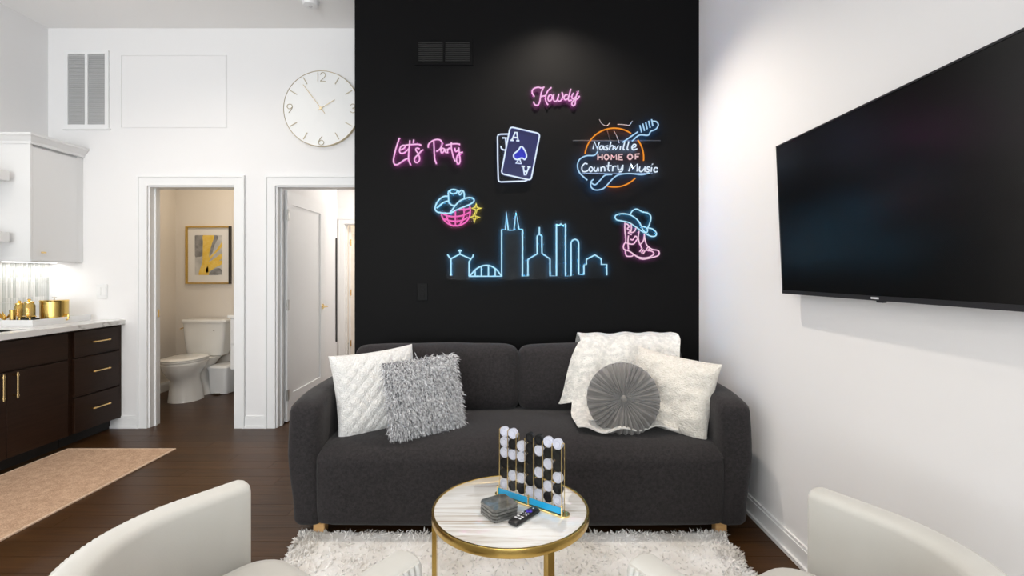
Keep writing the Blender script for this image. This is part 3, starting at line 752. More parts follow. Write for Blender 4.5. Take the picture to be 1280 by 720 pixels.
# ------------------------------------------------------------------ tub chairs
def tub_chair(label, cx, cy, rz):
    """local front is +y; (0,0) is the centre of the curved back"""
    t = thing('tub_chair', label, 'chair', (cx, cy, 0), rz, 'cream velvet tub chairs facing the sofa')
    RI, TH, SL, ZT = 0.292, 0.078, 0.15, 0.70
    # centre line of the shell: straight arms and a half circle behind
    cl = []
    N1, N2 = 8, 44
    for k in range(N1): cl.append((Vector((-(RI), SL*(1-k/N1))), Vector((-1, 0))))
    for k in range(N2+1):
        a = PI+PI*k/N2; cl.append((Vector((RI*math.cos(a), RI*math.sin(a)*0.98)), Vector((math.cos(a), math.sin(a)))))
    for k in range(1, N1+1): cl.append((Vector((RI, SL*k/N1)), Vector((1, 0))))
    prof = []  # (offset outward, z)
    zb, rr = 0.10, 0.022
    prof += [(0.0, zb), (0.0, 0.45), (0.0, ZT-rr)]
    for k in range(1, 6):
        a = PI-PI/2*k/5; prof.append((rr+rr*math.cos(a), ZT-rr+rr*math.sin(a)))
    prof += [(TH/2, ZT+0.003)]
    for k in range(0, 6):
        a = PI/2-PI/2*k/5; prof.append((TH-rr+rr*math.cos(a), ZT-rr+rr*math.sin(a)))
    prof += [(TH, ZT-0.06), (TH, 0.4), (TH, zb)]
    bm = bmesh.new(); rings = []
    for p, n in cl: rings.append([bm.verts.new((p.x+n.x*o_, p.y+n.y*o_, z)) for o_, z in prof])
    for A, B in zip(rings, rings[1:]):
        for i in range(len(prof)-1): bm.faces.new((A[i], A[i+1], B[i+1], B[i]))
        bm.faces.new((A[-1], A[0], B[0], B[-1]))
    # rounded front ends of the arms
    for R, n in ((rings[0], -1), (rings[-1], 1)):
        x0 = R[0].co.x; prev = R
        cen = x0+n*TH/2
        for sc, dy in ((0.975, 0.004), (0.92, 0.008), (0.80, 0.0105), (0.2, 0.0115)):
            cur = []
            for v in R:
                zc = (v.co.z-0.4)*(1-(1-sc)*0.12)+0.4
                cur.append(bm.verts.new((cen+(v.co.x-cen)*sc, v.co.y+dy, zc)))
            m_ = len(R)
            for i in range(m_): bm.faces.new((prev[i], prev[(i+1) % m_], cur[(i+1) % m_], cur[i]))
            prev = cur
        bm.faces.new(prev)
    obj('shell', bm, M['velvet'], t, smooth=50)
    # vertical channels on the outside, one part each
    L = []; acc = 0.0; pts = [p+n*(TH-0.004) for p, n in cl]
    for a, b in zip(pts, pts[1:]): L.append(acc); acc += (b-a).length
    L.append(acc); nch = 92; cwid = acc/nch
    def at(s):
        s = min(max(s, 0), acc-1e-6)
        for k in range(len(L)-1):
            if L[k+1] >= s:
                f = (s-L[k])/(L[k+1]-L[k]); return pts[k].lerp(pts[k+1], f), cl[k][1].lerp(cl[k+1][1], f).normalized()
    for k in range(nch):
        p, n = at((k+0.5)*cwid); tg = Vector((-n.y, n.x)); bm = bmesh.new(); r0 = []
        ringz = []
        for z, sc in ((0.10, 0.9), (0.13, 1.0), (0.64, 1.0), (0.682, 0.95), (0.693, 0.45)):
            row = []
            for j in range(7):
                a = PI*j/6; off = math.sin(a)*0.0115*sc; la = math.cos(a)*cwid*0.52
                q = p+n*off+tg*la; row.append((q.x, q.y, z))
            q1 = p-n*0.004; row.append((q1.x-tg.x*cwid*.5, q1.y-tg.y*cwid*.5, z)); row.append((q1.x+tg.x*cwid*.5, q1.y+tg.y*cwid*.5, z))
            ringz.append(row)
        loft(bm, ringz)
        obj('channel', bm, M['velvet'], t, smooth=60)
    # seat cushion with a round back
    bm = bmesh.new(); rings = []
    for z, ins in ((0.30, 0.02), (0.32, 0.004), (0.44, 0.0), (0.475, 0.006), (0.497, 0.022), (0.507, 0.05), (0.514, 0.12), (0.516, 0.22)):
        ring = []; rad = RI-0.008-ins
        for k in range(25):
            a = PI+PI*k/24; ring.append((rad*math.cos(a), rad*math.sin(a), z))
        fr = 0.215-ins; cr = 0.09*(1-ins*2)
        cxr = max(rad-cr, 0.0)
        for k in range(7):
            a = PI/2*k/6; ring.append((cxr+cr*math.cos(a) if rad > cr else rad*math.cos(a), max(0.01, fr-cr)+cr*math.sin(a), z))
        for k in range(7):
            a = PI/2+PI/2*k/6; ring.append((-cxr+cr*math.cos(a) if rad > cr else rad*math.cos(a), max(0.01, fr-cr)+cr*math.sin(a), z))
        rings.append(ring)
    loft(bm, rings); obj('seat_cushion', bm, M['velvet'], t, smooth=70)
    bm = bmesh.new(); loft(bm, [[(x*0.97, y*0.97-0.0, z) for x, y in [((RI-0.002)*math.cos(PI+PI*k/24), (RI-0.002)*math.sin(PI+PI*k/24)) for k in range(25)]+[(RI-0.002, 0.16), (-RI+0.002, 0.16)]] for z in (0.10, 0.30)])
    obj('seat_base', bm, M['velvet'], t)
    bm = bmesh.new(); lathe(bm, [(0, 0.015), (0.24, 0.015), (0.245, 0.018), (0.24, 0.024), (0.05, 0.030), (0.04, 0.10), (0, 0.10)], n=48)
    obj('swivel_base', bm, M['gold'], t)
    return t
tub_chair('cream velvet tub chair with channelled back, in the left foreground', -0.584, 1.118, math.radians(-33.4))
tub_chair('cream velvet tub chair with channelled back, by the right wall in the foreground', 0.638, 1.085, math.radians(29.8))

# ------------------------------------------------------------------ television
th = math.radians(-2.5)
tv = thing('television', 'large black flat television mounted on the right wall', 'television', (1.214, 1.675, 1.54), 0)
tv.matrix_basis = Matrix.Translation((1.214, 1.675, 1.54)) @ Matrix.Rotation(th, 4, 'Y')
W2, H2 = 0.575, 0.334
obj('cabinet', BX(0.004, 0.035, -W2+0.01, W2-0.01, -H2+0.006, H2-0.006, bev=0.004), M['tv_body'], tv)
obj('screen', BX(-0.001, 0.006, -W2+0.006, W2-0.006, -H2+0.016, H2-0.006), M['screen'], tv)
bm = bmesh.new()
bx(bm, -0.003, 0.012, -W2, -W2+0.006, -H2, H2); bx(bm, -0.003, 0.012, W2-0.006, W2, -H2, H2); bx(bm, -0.003, 0.012, -W2, W2, H2-0.006, H2); bx(bm, -0.003, 0.012, -W2, W2, -H2, -H2+0.016)
obj('bezel', bm, M['tv_body'], tv)
obj('sensor', BX(-0.002, 0.010, -0.035, -0.005, -H2-0.006, -H2+0.001), M['tv_body'], tv)
lg = bmesh.new()
for k, w in enumerate((0.004, 0.003, 0.004, 0.0035, 0.004, 0.003, 0.0045)):
    bx(lg, -0.0036, -0.003, 0.018-k*0.0052-w, 0.018-k*0.0052, -H2+0.005, -H2+0.0115)
obj('maker_mark', lg, M['btn_white'], tv, label='small silver lettering')
obj('wall_mount', BX(0.035, 0.070, -0.2, 0.2, -0.10, 0.14), M['tv_body'], tv)
# ------------------------------------------------------------------ kitchen
XF = -3.27
def handle(parent, c, L, axis):
    """bar pull standing off a front that faces +x"""
    bm = bmesh.new(); x, y, z = c
    d = Vector((0, 1, 0)) if axis == 'y' else Vector((0, 0, 1))
    P = Vector((x+0.032, y, z))
    cyl(bm, P-d*L/2, P+d*L/2, 0.0055, n=10)
    for s in (-1, 1):
        q = P+d*s*(L/2-0.018); cyl(bm, q-Vector((0.034, 0, 0)), q, 0.006, n=10)
        cyl(bm, q-d*0.006, q+d*0.006, 0.0085, n=10)
    return obj('handle', bm, M['brass'], parent, label='brass bar handle')
def base_cab(label, y0, y1, kind):
    t = thing('base_cabinet', label, 'cabinet', (XF, (y0+y1)/2, 0)); yc = (y0+y1)/2
    a, b = y0-yc, y1-yc
    bm = bmesh.new(); bx(bm, -0.615, -0.022, a, b, 0.09, 0.868); obj('carcass', bm, M['espresso'], t)
    obj('toe_kick', BX(-0.60, -0.09, a, b, 0.0, 0.09), M['toe'], t)
    if kind == 'drawers':
        for z0, z1, hz in ((0.665, 0.855, 0.765), (0.368, 0.652, 0.535), (0.095, 0.355, 0.25)):
            d = obj('drawer', BX(-0.022, 0, a+0.03, b-0.028, z0, z1, bev=0.002), M['espresso'], t); handle(d, (0, 0.0, hz), 0.17, 'y')
        obj('side_stile', BX(-0.022, -0.004, b-0.024, b, 0.09, 0.868), M['espresso'], t)
    else:
        obj('drawer', BX(-0.022, 0, a+0.006, b-0.02, 0.665, 0.855, bev=0.002), M['espresso'], t)
        for s in (-1, 1):
            y0_, y1_ = (a+0.006, -0.002) if s < 0 else (0.002, b-0.02)
            d = obj('door', BX(-0.022, 0, y0_, y1_, 0.095, 0.652, bev=0.002), M['espresso'], t)
            handle(d, (0, s*0.045-0.005, 0.565), 0.17, 'z')
    return t
base_cab('espresso base cabinet with three drawers next to the back wall', 3.68, 4.155, 'drawers')
base_cab('espresso sink cabinet with a pair of doors beside the drawer cabinet', 2.745, 3.675, 'doors')
base_cab('espresso base cabinet with a pair of doors, nearest the camera', 1.81, 2.74, 'doors')
ctp = thing('countertop', 'white marble worktop over the espresso cabinets', 'countertop', (-3.56, 2.98, 0.87))
bm = bmesh.new(); z0, z1 = 0.870, 0.910
bx(bm, -3.887, -3.24, 3.46, 4.158, z0, z1, bev=0.003); bx(bm, -3.887, -3.24, 1.80, 2.80, z0, z1, bev=0.003)
bx(bm, -3.36, -3.24, 2.80, 3.46, z0, z1); bx(bm, -3.887, -3.72, 2.80, 3.46, z0, z1)
obj('slab', bm, M['counter'], ctp, world=True)
bm = bmesh.new(); bx(bm, -3.725, -3.355, 2.795, 3.465, 0.72, 0.725)
for q in ((-3.725, -3.72, 2.795, 3.465), (-3.36, -3.355, 2.795, 3.465), (-3.725, -3.355, 2.795, 2.80), (-3.725, -3.355, 3.46, 3.465)): bx(bm, *q, 0.72, 0.9)
obj('sink_basin', bm, M['sink'], ctp, world=True, label='undermounted beige sink basin')
# stick-tile backsplash, joined: each tile is about a pixel wide
bm = bmesh.new()
bs = struct('trim_4', BX(XL, XL+0.004, 1.8, YB, 0.912, 1.385), M['white_plastic'], label='backsplash of narrow vertical glazed tiles')
for r in range(3):
    za, zb_ = 0.912+0.158*r, 0.912+0.158*(r+1)-0.003
    for k in range(118):
        y = 1.8+0.02*k; bx(bm, XL+0.004, XL+0.0085, y+0.001, y+0.0185, za, min(zb_, 1.385))
obj('tile', bm, M['tile'], bs, kind='stuff', smooth=0)
# wall cabinet with crown, floating shelves
UX = -3.59
uc = thing('wall_cabinet', 'white upper wall cabinet with crown moulding in the kitchen corner', 'cabinet', (-3.74, 3.93, 1.385))
obj('carcass', BX(-3.888, UX-0.02, 3.70, 4.158, 1.385, 2.27), M['white_cabinet'], uc, world=True)
d = obj('door', BX(UX-0.02, UX, 3.715, 4.095, 1.39, 2.245, bev=0.0015), M['white_cabinet'], uc, world=True)
obj('filler_strip', BX(UX-0.02, UX-0.006, 4.10, 4.158, 1.385, 2.27), M['white_cabinet'], uc, world=True)
obj('face_stile', BX(UX-0.02, UX+0.001, 3.695, 3.712, 1.385, 2.27), M['white_cabinet'], uc, world=True)
bm = bmesh.new(); cyl(bm, (UX, 3.785, 1.455), (UX+0.012, 3.785, 1.455), 0.004, n=10); bx(bm, UX+0.012, UX+0.022, 3.765, 3.805, 1.449, 1.461, bev=0.003)
k_ = obj('knob', bm, M['brass'], d, label='small brass knob'); k_.location = (-uc.location[0], -uc.location[1], -uc.location[2])
bm = bmesh.new(); profc = [(0, 0), (0.008, 0), (0.012, 0.02), (0.034, 0.05), (0.045, 0.06), (0.047, 0.075), (0, 0.075)]
A_ = []
for (px, py, sx, sy) in ((-3.888, 3.70, 0, -1), (UX, 3.70, 1, -1), (UX, 4.158, 1, 0)):
    A_.append([bm.verts.new((px+sx*o_, py+sy*o_, 2.262+z)) for o_, z in profc])
for P_, Q_ in zip(A_, A_[1:]):
    for i in range(len(profc)-1): bm.faces.new((P_[i], P_[i+1], Q_[i+1], Q_[i]))
v_ = [bm.verts.new((-3.888, 4.158, 2.337))]; bm.faces.new((A_[0][-2], A_[1][-2], A_[2][-2], v_[0]))
obj('crown_moulding', bm, M['white_cabinet'], uc, world=True, smooth=0)
obj('light_strip', BX(-3.83, -3.80, 3.72, 4.14, 1.378, 1.385), M['strip_on'], uc, world=True, label='glowing under-cabinet light strip')
for z, w in ((1.975, 'upper white floating shelf beside the wall cabinet'), (1.525, 'lower white floating shelf beside the wall cabinet')):
    tag(obj('floating_shelf', BX(-3.889, -3.70, 1.9, 3.655, z, z+0.075, bev=0.003), M['white_cabinet']), w, 'shelf', 'floating kitchen shelves')
# tray and what stands on it
tr = thing('serving_tray', 'white rimmed tray at the end of the marble worktop', 'tray', (-3.64, 3.84, 0.9105))
bm = bmesh.new(); x0, x1, y0, y1 = -0.17, 0.17, -0.25, 0.25
bx(bm, x0, x1, y0, y1, 0, 0.008)
for q in ((x0, x0+.01, y0, y1), (x1-.01, x1, y0, y1), (x0+.01, x1-.01, y0, y0+.01), (x0+.01, x1-.01, y1-.01, y1)): bx(bm, *q, 0.008, 0.047, bev=0.001)
obj('body', bm, M['white_plastic'], tr)
TZ2 = 0.919
cn_ = thing('canister', 'wide brushed gold lidded pot on the white tray', 'pot', (-3.561, 3.86, TZ2))
bm = bmesh.new(); lathe(bm, [(0, 0), (0.083, 0), (0.086, 0.004), (0.086, 0.160), (0, 0.160)], n=56); obj('body', bm, M['gold'], cn_)
bm = bmesh.new(); lathe(bm, [(0, 0.1602), (0.088, 0.1602), (0.089, 0.166), (0.085, 0.171), (0, 0.173)], n=56); l_ = obj('lid', bm, M['shinygold'], cn_)
bm = bmesh.new(); cyl(bm, (0, 0, 0.172), (0, 0, 0.188), 0.004, n=12); lathe(bm, [(0, 0.186), (0.014, 0.188), (0.016, 0.191), (0, 0.195)], n=20); obj('knob', bm, M['nickel'], l_)
bm = bmesh.new(); tube(bm, crom([(0.083, 0.0, 0.055), (0.106, 0, 0.055), (0.109, 0, 0.035), (0.104, 0, 0.018), (0.083, 0, 0.016)]), 0.005, 8); obj('handle', bm, M['shinygold'], cn_)
def jar(label, x, y, r, h, filled):
    t = thing('glass_jar', label, 'jar', (x, y, TZ2), 0, 'gold glass jars on the tray')
    bm = bmesh.new(); lathe(bm, [(0, 0), (r*.9, 0), (r, .008), (r, h*.72), (r*.8, h*.8), (r*.8, h*.84), (r*.76, h*.84), (r*.76, h*.8), (r*.94, h*.7), (r*.94, .01), (0, .008)], n=36)
    obj('body', bm, M['jar_glass'], t)
    bm = bmesh.new(); lathe(bm, [(0, .010), (r*.9, .010), (r*.9, h*filled), (0, h*filled+.002)], n=28); obj('filling', bm, M['shinygold'], t)
    bm = bmesh.new(); lathe(bm, [(0, h*.845), (r*.86, h*.845), (r*.86, h*.88), (r*.3, h*.91), (r*.2, h*.93), (r*.34, h*.97), (r*.2, h), (0, h)], n=28); obj('lid', bm, M['shinygold'], t)
    bm = bmesh.new(); bx(bm, -0.012, 0.012, -r-0.0015, -r+0.004, h*.12, h*.32); obj('label_tag', bm, M['paper'], t)
jar('tallest amber glass jar with gold lid, left of the gold pot', -3.640, 3.74, 0.035, 0.185, 0.62)
jar('slim amber glass jar with gold lid, left of the tallest jar', -3.712, 3.738, 0.030, 0.172, 0.66)
orn = thing('gold_ornament', 'small leafy gold ornament on the tray, leftmost of the gold pieces', 'ornament', (-3.748, 3.66, TZ2))
bm = bmesh.new(); lathe(bm, [(0, 0), (0.02, 0), (0.012, 0.012), (0.008, 0.03), (0.014, 0.05), (0.004, 0.07), (0, 0.075)], n=20); obj('stem', bm, M['shinygold'], orn)
for k in range(5):
    a = k*1.256; bm = bmesh.new()
    q = [(0, 0, .03), (math.cos(a-.4)*.03, math.sin(a-.4)*.03, .055), (math.cos(a)*.05, math.sin(a)*.05, .095), (math.cos(a+.4)*.03, math.sin(a+.4)*.03, .055)]
    vs_ = [bm.verts.new(p_) for p_ in q]; bm.faces.new(vs_)
    bmesh.ops.solidify(bm, geom=bm.faces[:], thickness=0.003); obj('leaf', bm, M['shinygold'], orn)
cup = thing('gold_cup', 'narrow copper gold cup between the ornament and the jars', 'cup', (-3.672, 3.648, TZ2))
bm = bmesh.new(); lathe(bm, [(0, 0), (0.016, 0), (0.020, 0.11), (0.018, 0.11), (0.0145, 0.004), (0, 0.004)], n=24); obj('body', bm, M['gold'], cup)
for k, (x, y) in enumerate(((-3.60, 3.655), (-3.545, 3.675))):
    t = thing('small_box', ['black box with a gold bow, left at the tray front', 'black box with a gold bow, right at the tray front'][k], 'box', (x, y, TZ2), 0, 'small black boxes with gold bows')
    obj('box', BX(-0.026, 0.026, -0.026, 0.026, 0, 0.046, bev=0.002), M['black_plastic'], t)
    bm = bmesh.new(); lathe(bm, [(0.004, 0), (0.018, 0.012), (0.017, 0.014), (0.003, 0.003)], (0, 0, 0.046), 12); cyl(bm, (0, -0.027, 0.0), (0, -0.027, 0.05), 0.005, n=8); obj('bow', bm, M['shinygold'], t)

# ------------------------------------------------------------------ things on the white back wall and ceiling
t = thing('return_air_grille', 'tall white louvred air grille high on the back wall', 'vent', (-3.56, YB, 2.835))
x0, x1, z0, z1 = -0.185, 0.185, -0.325, 0.325
bm = bmesh.new()
for q in ((x0, x0+.03, z0, z1), (x1-.03, x1, z0, z1), (x0+.03, x1-.03, z0, z0+.03), (x0+.03, x1-.03, z1-.03, z1), (-.012, .012, z0+.03, z1-.03)): bx(bm, q[0], q[1], -0.014, 0, q[2], q[3])
bx(bm, x0-.012, x1+.012, -0.02, 0, z0-.012, z0); obj('frame', bm, M['trim'], t)
obj('backing', BX(x0+.02, x1-.02, -0.002, 0.0, z0+.02, z1-.02), M['dark_slot'], t)
bm = bmesh.new(); k = z0+.03
while k < z1-.035:
    for a, b in ((x0+.03, -.012), (.012, x1-.03)):
        vs_ = [bm.verts.new(p_) for p_ in ((a, -0.013, k), (b, -0.013, k), (b, -0.002, k+.012), (a, -0.002, k+.012), (a, -0.012, k-.0015), (b, -0.012, k-.0015), (b, -0.001, k+.0105), (a, -0.001, k+.0105))]
        bm.faces.new(vs_[:4]); bm.faces.new(vs_[4:][::-1]); bm.faces.new((vs_[0], vs_[4], vs_[5], vs_[1])); bm.faces.new((vs_[3], vs_[2], vs_[6], vs_[7]))
    k += .0115
obj('louver', bm, M['louver'], t, kind='stuff', smooth=0)
t = thing('access_panel', 'flush white rectangular access panel with a thin edge beside the air grille', 'panel', (-2.833, YB, 2.82))
obj('panel', BX(-0.437, 0.437, -0.0035, 0, -0.30, 0.30), M['wall'], t)
bm = bmesh.new()
for q in ((-.444, -.441, -.305, .305), (.441, .444, -.305, .305), (-.441, .441, .302, .305), (-.441, .441, -.305, -.302)): bx(bm, q[0], q[1], -0.0045, 0, q[2], q[3])
obj('edge_bead', bm, M['wall'], t)
t = thing('smoke_detector', 'round white smoke detector on the ceiling', 'smoke detector', (-1.52, 3.74, H))
bm = bmesh.new(); lathe(bm, [(0, -0.042), (0.035, -0.042), (0.052, -0.036), (0.058, -0.02), (0.062, -0.012), (0.066, -0.010), (0.066, 0), (0, 0)], n=40); obj('body', bm, M['white_plastic'], t)
bm = bmesh.new(); lathe(bm, [(0, -0.046), (0.012, -0.046), (0.014, -0.042), (0, -0.041)], n=20); obj('test_button', bm, M['louver'], t)
t = thing('light_switch', 'white double rocker light switch above the worktop', 'light switch', (-3.437, YB, 1.145))
obj('plate', BX(-0.046, 0.046, -0.006, 0, -0.06, 0.06, bev=0.002), M['white_plastic'], t)
for x in (-0.021, 0.021): obj('rocker', BX(x-0.015, x+0.015, -0.010, -0.005, -0.033, 0.033, bev=0.001), M['trim'], t)
# clock
ck = thing('wall_clock', 'large round white clock with gold rim partly behind the black wall', 'clock', (-1.588, YB, 2.668))
RC = 0.315
def rotx(bm): return xf(bm, Matrix.Rotation(PI/2, 4, 'X'))
bm = bmesh.new(); lathe(bm, [(0, 0), (RC-.004, 0), (RC-.004, .030), (0, .032)], n=96); obj('face', rotx(bm), M['clock_face'], ck)
bm = bmesh.new(); lathe(bm, [(RC-.004, 0), (RC, 0), (RC+.001, .031), (RC-.001, .034), (RC-.004, .031), (RC-.004, 0)], n=96); obj('rim', rotx(bm), M['clock_gold'], ck)
FY = -0.0335
for h in (1, 2, 4, 5, 7, 8, 10, 11):
    a = PI/2-h*PI/6; bm = BX(-0.032, 0.032, -0.002, 0.002, -0.0035, 0.0035)
    xf(bm, Matrix.Translation((math.cos(a)*0.265, FY, math.sin(a)*0.265)) @ Matrix.Rotation(-a, 4, 'Y')); obj('hour_mark', bm, M['clock_mark'], ck)
def strokes(bm, sts, ox, oz, s, y, r=0.003, sub=6, n=6):
    for st in sts:
        closed = False; smooth = True
        if isinstance(st, tuple): opts, st = st; closed = 'c' in opts; smooth = 's' not in opts
        P = [(ox+a*s, y, oz+b*s) for a, b in st]
        tube(bm, crom(P, closed, sub) if smooth and len(P) > 2 else P, r, n, closed, up=Vector((0, 1, 0)))
NUM = {'1': [[(0, 0), (0, 1)]], '2': [[(-.3, .75), (-.15, .97), (.1, 1), (.28, .8), (.2, .5), (-.3, 0.02)], [(-.3, 0), (.32, 0)]],
       '6': [[(.12, 1), (-.12, .72), (-.3, .35), (-.22, .08), (0, 0), (.24, .1), (.3, .32), (.15, .52), (-.08, .52), (-.27, .36)]],
       '9': [[(-.12, 0), (.12, .28), (.3, .65), (.22, .92), (0, 1), (-.24, .9), (-.3, .68), (-.15, .48), (.08, .48), (.27, .64)]],
       '3': [[(-.25, .85), (-.05, 1), (.22, .9), (.2, .62), (-.02, .52), (.26, .4), (.25, .1), (0, 0), (-.28, .14)]]}
for ch, cx_, cz_ in (('12', 0, .262), ('6', 0, -.268), ('9', -.262, 0), ('3', .262, 0)):
    bm = bmesh.new(); s = 0.072
    if ch == '12': strokes(bm, NUM['1'], cx_-.028, cz_-s/2, s, FY); strokes(bm, NUM['2'], cx_+.014, cz_-s/2, s, FY)
    else: strokes(bm, NUM[ch], cx_, cz_-s/2, s, FY)
    obj('numeral', bm, M['clock_mark'], ck)
def hand(name, ang, L, tail, w, m, y):
    bm = BX(-tail, L, y-0.001, y+0.001, -w/2, w/2); xf(bm, Matrix.Rotation(-ang, 4, 'Y')); obj(name, bm, m, ck)
hand('minute_hand', math.radians(127), 0.245, 0.055, 0.005, M['clock_gold'], FY-0.006)
hand('hour_hand', math.radians(32), 0.135, 0.03, 0.005, M['clock_gold'], FY-0.004)
bm = bmesh.new(); lathe(bm, [(0, .03), (.011, .03), (.011, .044), (0, .045)], n=20); obj('hub', rotx(bm), M['clock_gold'], ck)
# black grille and outlet on the accent wall
t = thing('air_vent', 'black painted air grille high on the black wall', 'vent', (-0.468, YK, 2.82))
x0, x1, z0, z1 = -0.20, 0.20, -0.09, 0.09
bm = bmesh.new()
for q in ((x0, x0+.022, z0, z1), (x1-.022, x1, z0, z1), (x0+.022, x1-.022, z0, z0+.02), (x0+.022, x1-.022, z1-.02, z1), (-.008, .008, z0+.02, z1-.02)): bx(bm, q[0], q[1], -0.010, 0, q[2], q[3])
obj('frame', bm, M['black_wall'], t); obj('backing', BX(x0+.02, x1-.02, -0.002, 0, z0+.018, z1-.018), M['toe'], t)
k = 0
while z0+.026+k*.0135 < z1-.024:
    z = z0+.026+k*.0135
    obj('slat', BX(x0+.022, x1-.022, -0.008, -0.002, z-.0015, z+.0015), M['black_wall'], t); k += 1
M['outlet_black'] = mat('outlet_black', (0.004, 0.004, 0.004), 0.5, spec=0.1)
t = thing('wall_outlet', 'black outlet plate low on the black wall left of the skyline sign', 'outlet', (-0.617, YK, 1.168))
obj('plate', BX(-0.036, 0.036, -0.006, 0, -0.06, 0.06, bev=0.002), M['outlet_black'], t)
for z in (-.024, .024): obj('socket', BX(-0.014, 0.014, -0.008, -0.005, z-.016, z+.016, bev=0.001), M['outlet_black'], t)
tag(obj('vertical_bar', BX(-2.020, -2.008, 5.68, 5.70, 0.51, 1.70), M['black_plastic']), 'thin black vertical bar on the hallway wall past the open door', 'bar')
CANL = ['recessed round ceiling lamp washing the black wall above the Howdy sign', 'recessed round ceiling lamp over the left cream tub chair', 'recessed round ceiling lamp over the right cream tub chair', 'recessed round ceiling lamp between the kitchen and the sofa', 'recessed round ceiling lamp left of the left tub chair', 'recessed round ceiling lamp over the jute runner', 'recessed round ceiling lamp behind the camera near the windows']
for i, (x, y, e) in enumerate(CANS):
    t = thing('recessed_lamp', CANL[i], 'lamp', (x, y, H), 0, 'recessed ceiling lamps'); 
    bm = bmesh.new(); lathe(bm, [(0.052, -0.004), (0.075, -0.003), (0.078, 0), (0.052, 0), (0.052, -0.004)], n=32); obj('ring', bm, M['trim'], t)
    bm = bmesh.new(); lathe(bm, [(0, -0.001), (0.051, -0.001), (0.051, 0), (0, 0)], n=32); obj('diffuser', bm, M['lamp_on'], t)

# ------------------------------------------------------------------ bathroom
to = thing('toilet', 'white two-piece toilet in the bathroom doorway', 'toilet', (-3.35, 5.10, 0))
bm = bmesh.new()
loft(bm, [oval(0, -0.0, .148, .175, 0), oval(0, -0.0, .145, .172, .015), oval(0, -0.005, .130, .160, .12), oval(0, -0.01, .118, .150, .215), oval(0, -0.03, .125, .185, .26), oval(0, -0.03, .165, .225, .33), oval(0, -0.02, .182, .245, .375), oval(0, -0.02, .186, .25, .395), oval(0, -.02, .18, .243, .402)])
obj('bowl', bm, M['porcelain'], to, smooth=60)
bm = bmesh.new()
loft(bm, [oval(0, .27, .115, .14, 0), oval(0, .27, .105, .14, .06), oval(0, .26, .075, .15, .16), oval(0, .24, .085, .17, .26), oval(0, .26, .13, .19, .34), oval(0, .29, .17, .19, .395)])
obj('trapway', bm, M['porcelain'], to, smooth=60)
bm = bmesh.new(); loft(bm, [oval(0, -.02, .186, .252, .404, e=2.1), oval(0, -.02, .190, .256, .412, e=2.1), oval(0, -.02, .188, .254, .422, e=2.1)]); st_ = obj('seat', bm, M['porcelain'], to, smooth=50)
bm = bmesh.new(); loft(bm, [oval(0, -.018, .186, .250, .424, e=2.1), oval(0, -.018, .188, .252, .432, e=2.1), oval(0, -.018, .178, .240, .441, e=2.1), oval(0, -.018, .12, .17, .446, e=2.1)]); obj('lid', bm, M['porcelain'], to, smooth=50)
def rr(cx, cy, hx, hy, z): return oval(cx, cy, hx, hy, z, 40, 7)
bm = bmesh.new(); loft(bm, [rr(0, .375, .185, .085, .40), rr(0, .375, .20, .092, .43), rr(0, .375, .222, .10, .60), rr(0, .375, .232, .105, .752)]); tk = obj('tank', bm, M['porcelain'], to, smooth=50)
bm = bmesh.new(); loft(bm, [rr(0, .372, .240, .112, .753), rr(0, .372, .244, .115, .760), rr(0, .372, .244, .115, .782), rr(0, .372, .236, .108, .793)]); obj('tank_lid', bm, M['porcelain'], to, smooth=50)
bm = bmesh.new(); cyl(bm, (-.225, .33, .70), (-.243, .33, .70), .010, n=12); tube(bm, [(-.243, .335, .70), (-.246, .275, .692)], .006, 8); obj('flush_lever', bm, M['brass'], tk, label='brass flush lever')
bm = bmesh.new(); cyl(bm, (.12, .274, .675), (.12, .266, .675), .007, n=12); obj('badge', bm, M['nickel'], tk)
tc_ = thing('trash_can', 'small white lidded step trash can beside the toilet', 'trash can', (-3.135, 5.42, 0), math.radians(-6))
bm = bmesh.new(); loft(bm, [rr(0, 0, .095, .12, .004), rr(0, 0, .10, .125, .02), rr(0, 0, .112, .138, .262)]); obj('body', bm, M['white_plastic'], tc_)
bm = bmesh.new(); loft(bm, [rr(0, 0, .116, .142, .263), rr(0, 0, .118, .144, .285), rr(0, 0, .100, .126, .306)]); obj('lid', bm, M['white_plastic'], tc_)
obj('pedal', BX(-.035, .035, -.155, -.118, .006, .018, bev=.003), M['nickel'], tc_)
v = thing('bathroom_vanity', 'white floating vanity at the right edge of the bathroom doorway', 'vanity', (-2.61, 5.38, 0.287))
obj('carcass', BX(-.32, .358, -.21, .238, 0, .54, bev=.003), M['white_cabinet'], v); obj('top', BX(-.345, .358, -.235, .238, .541, .575, bev=.004), M['porcelain'], v)
for z0, z1 in ((.01, .262), (.275, .53)): obj('drawer', BX(-.315, .35, -.228, -.210, z0, z1, bev=.002), M['white_cabinet'], v)
obj('side_rail', BX(-.326, -.320, -.21, .235, .262, .274), M['louver'], v)
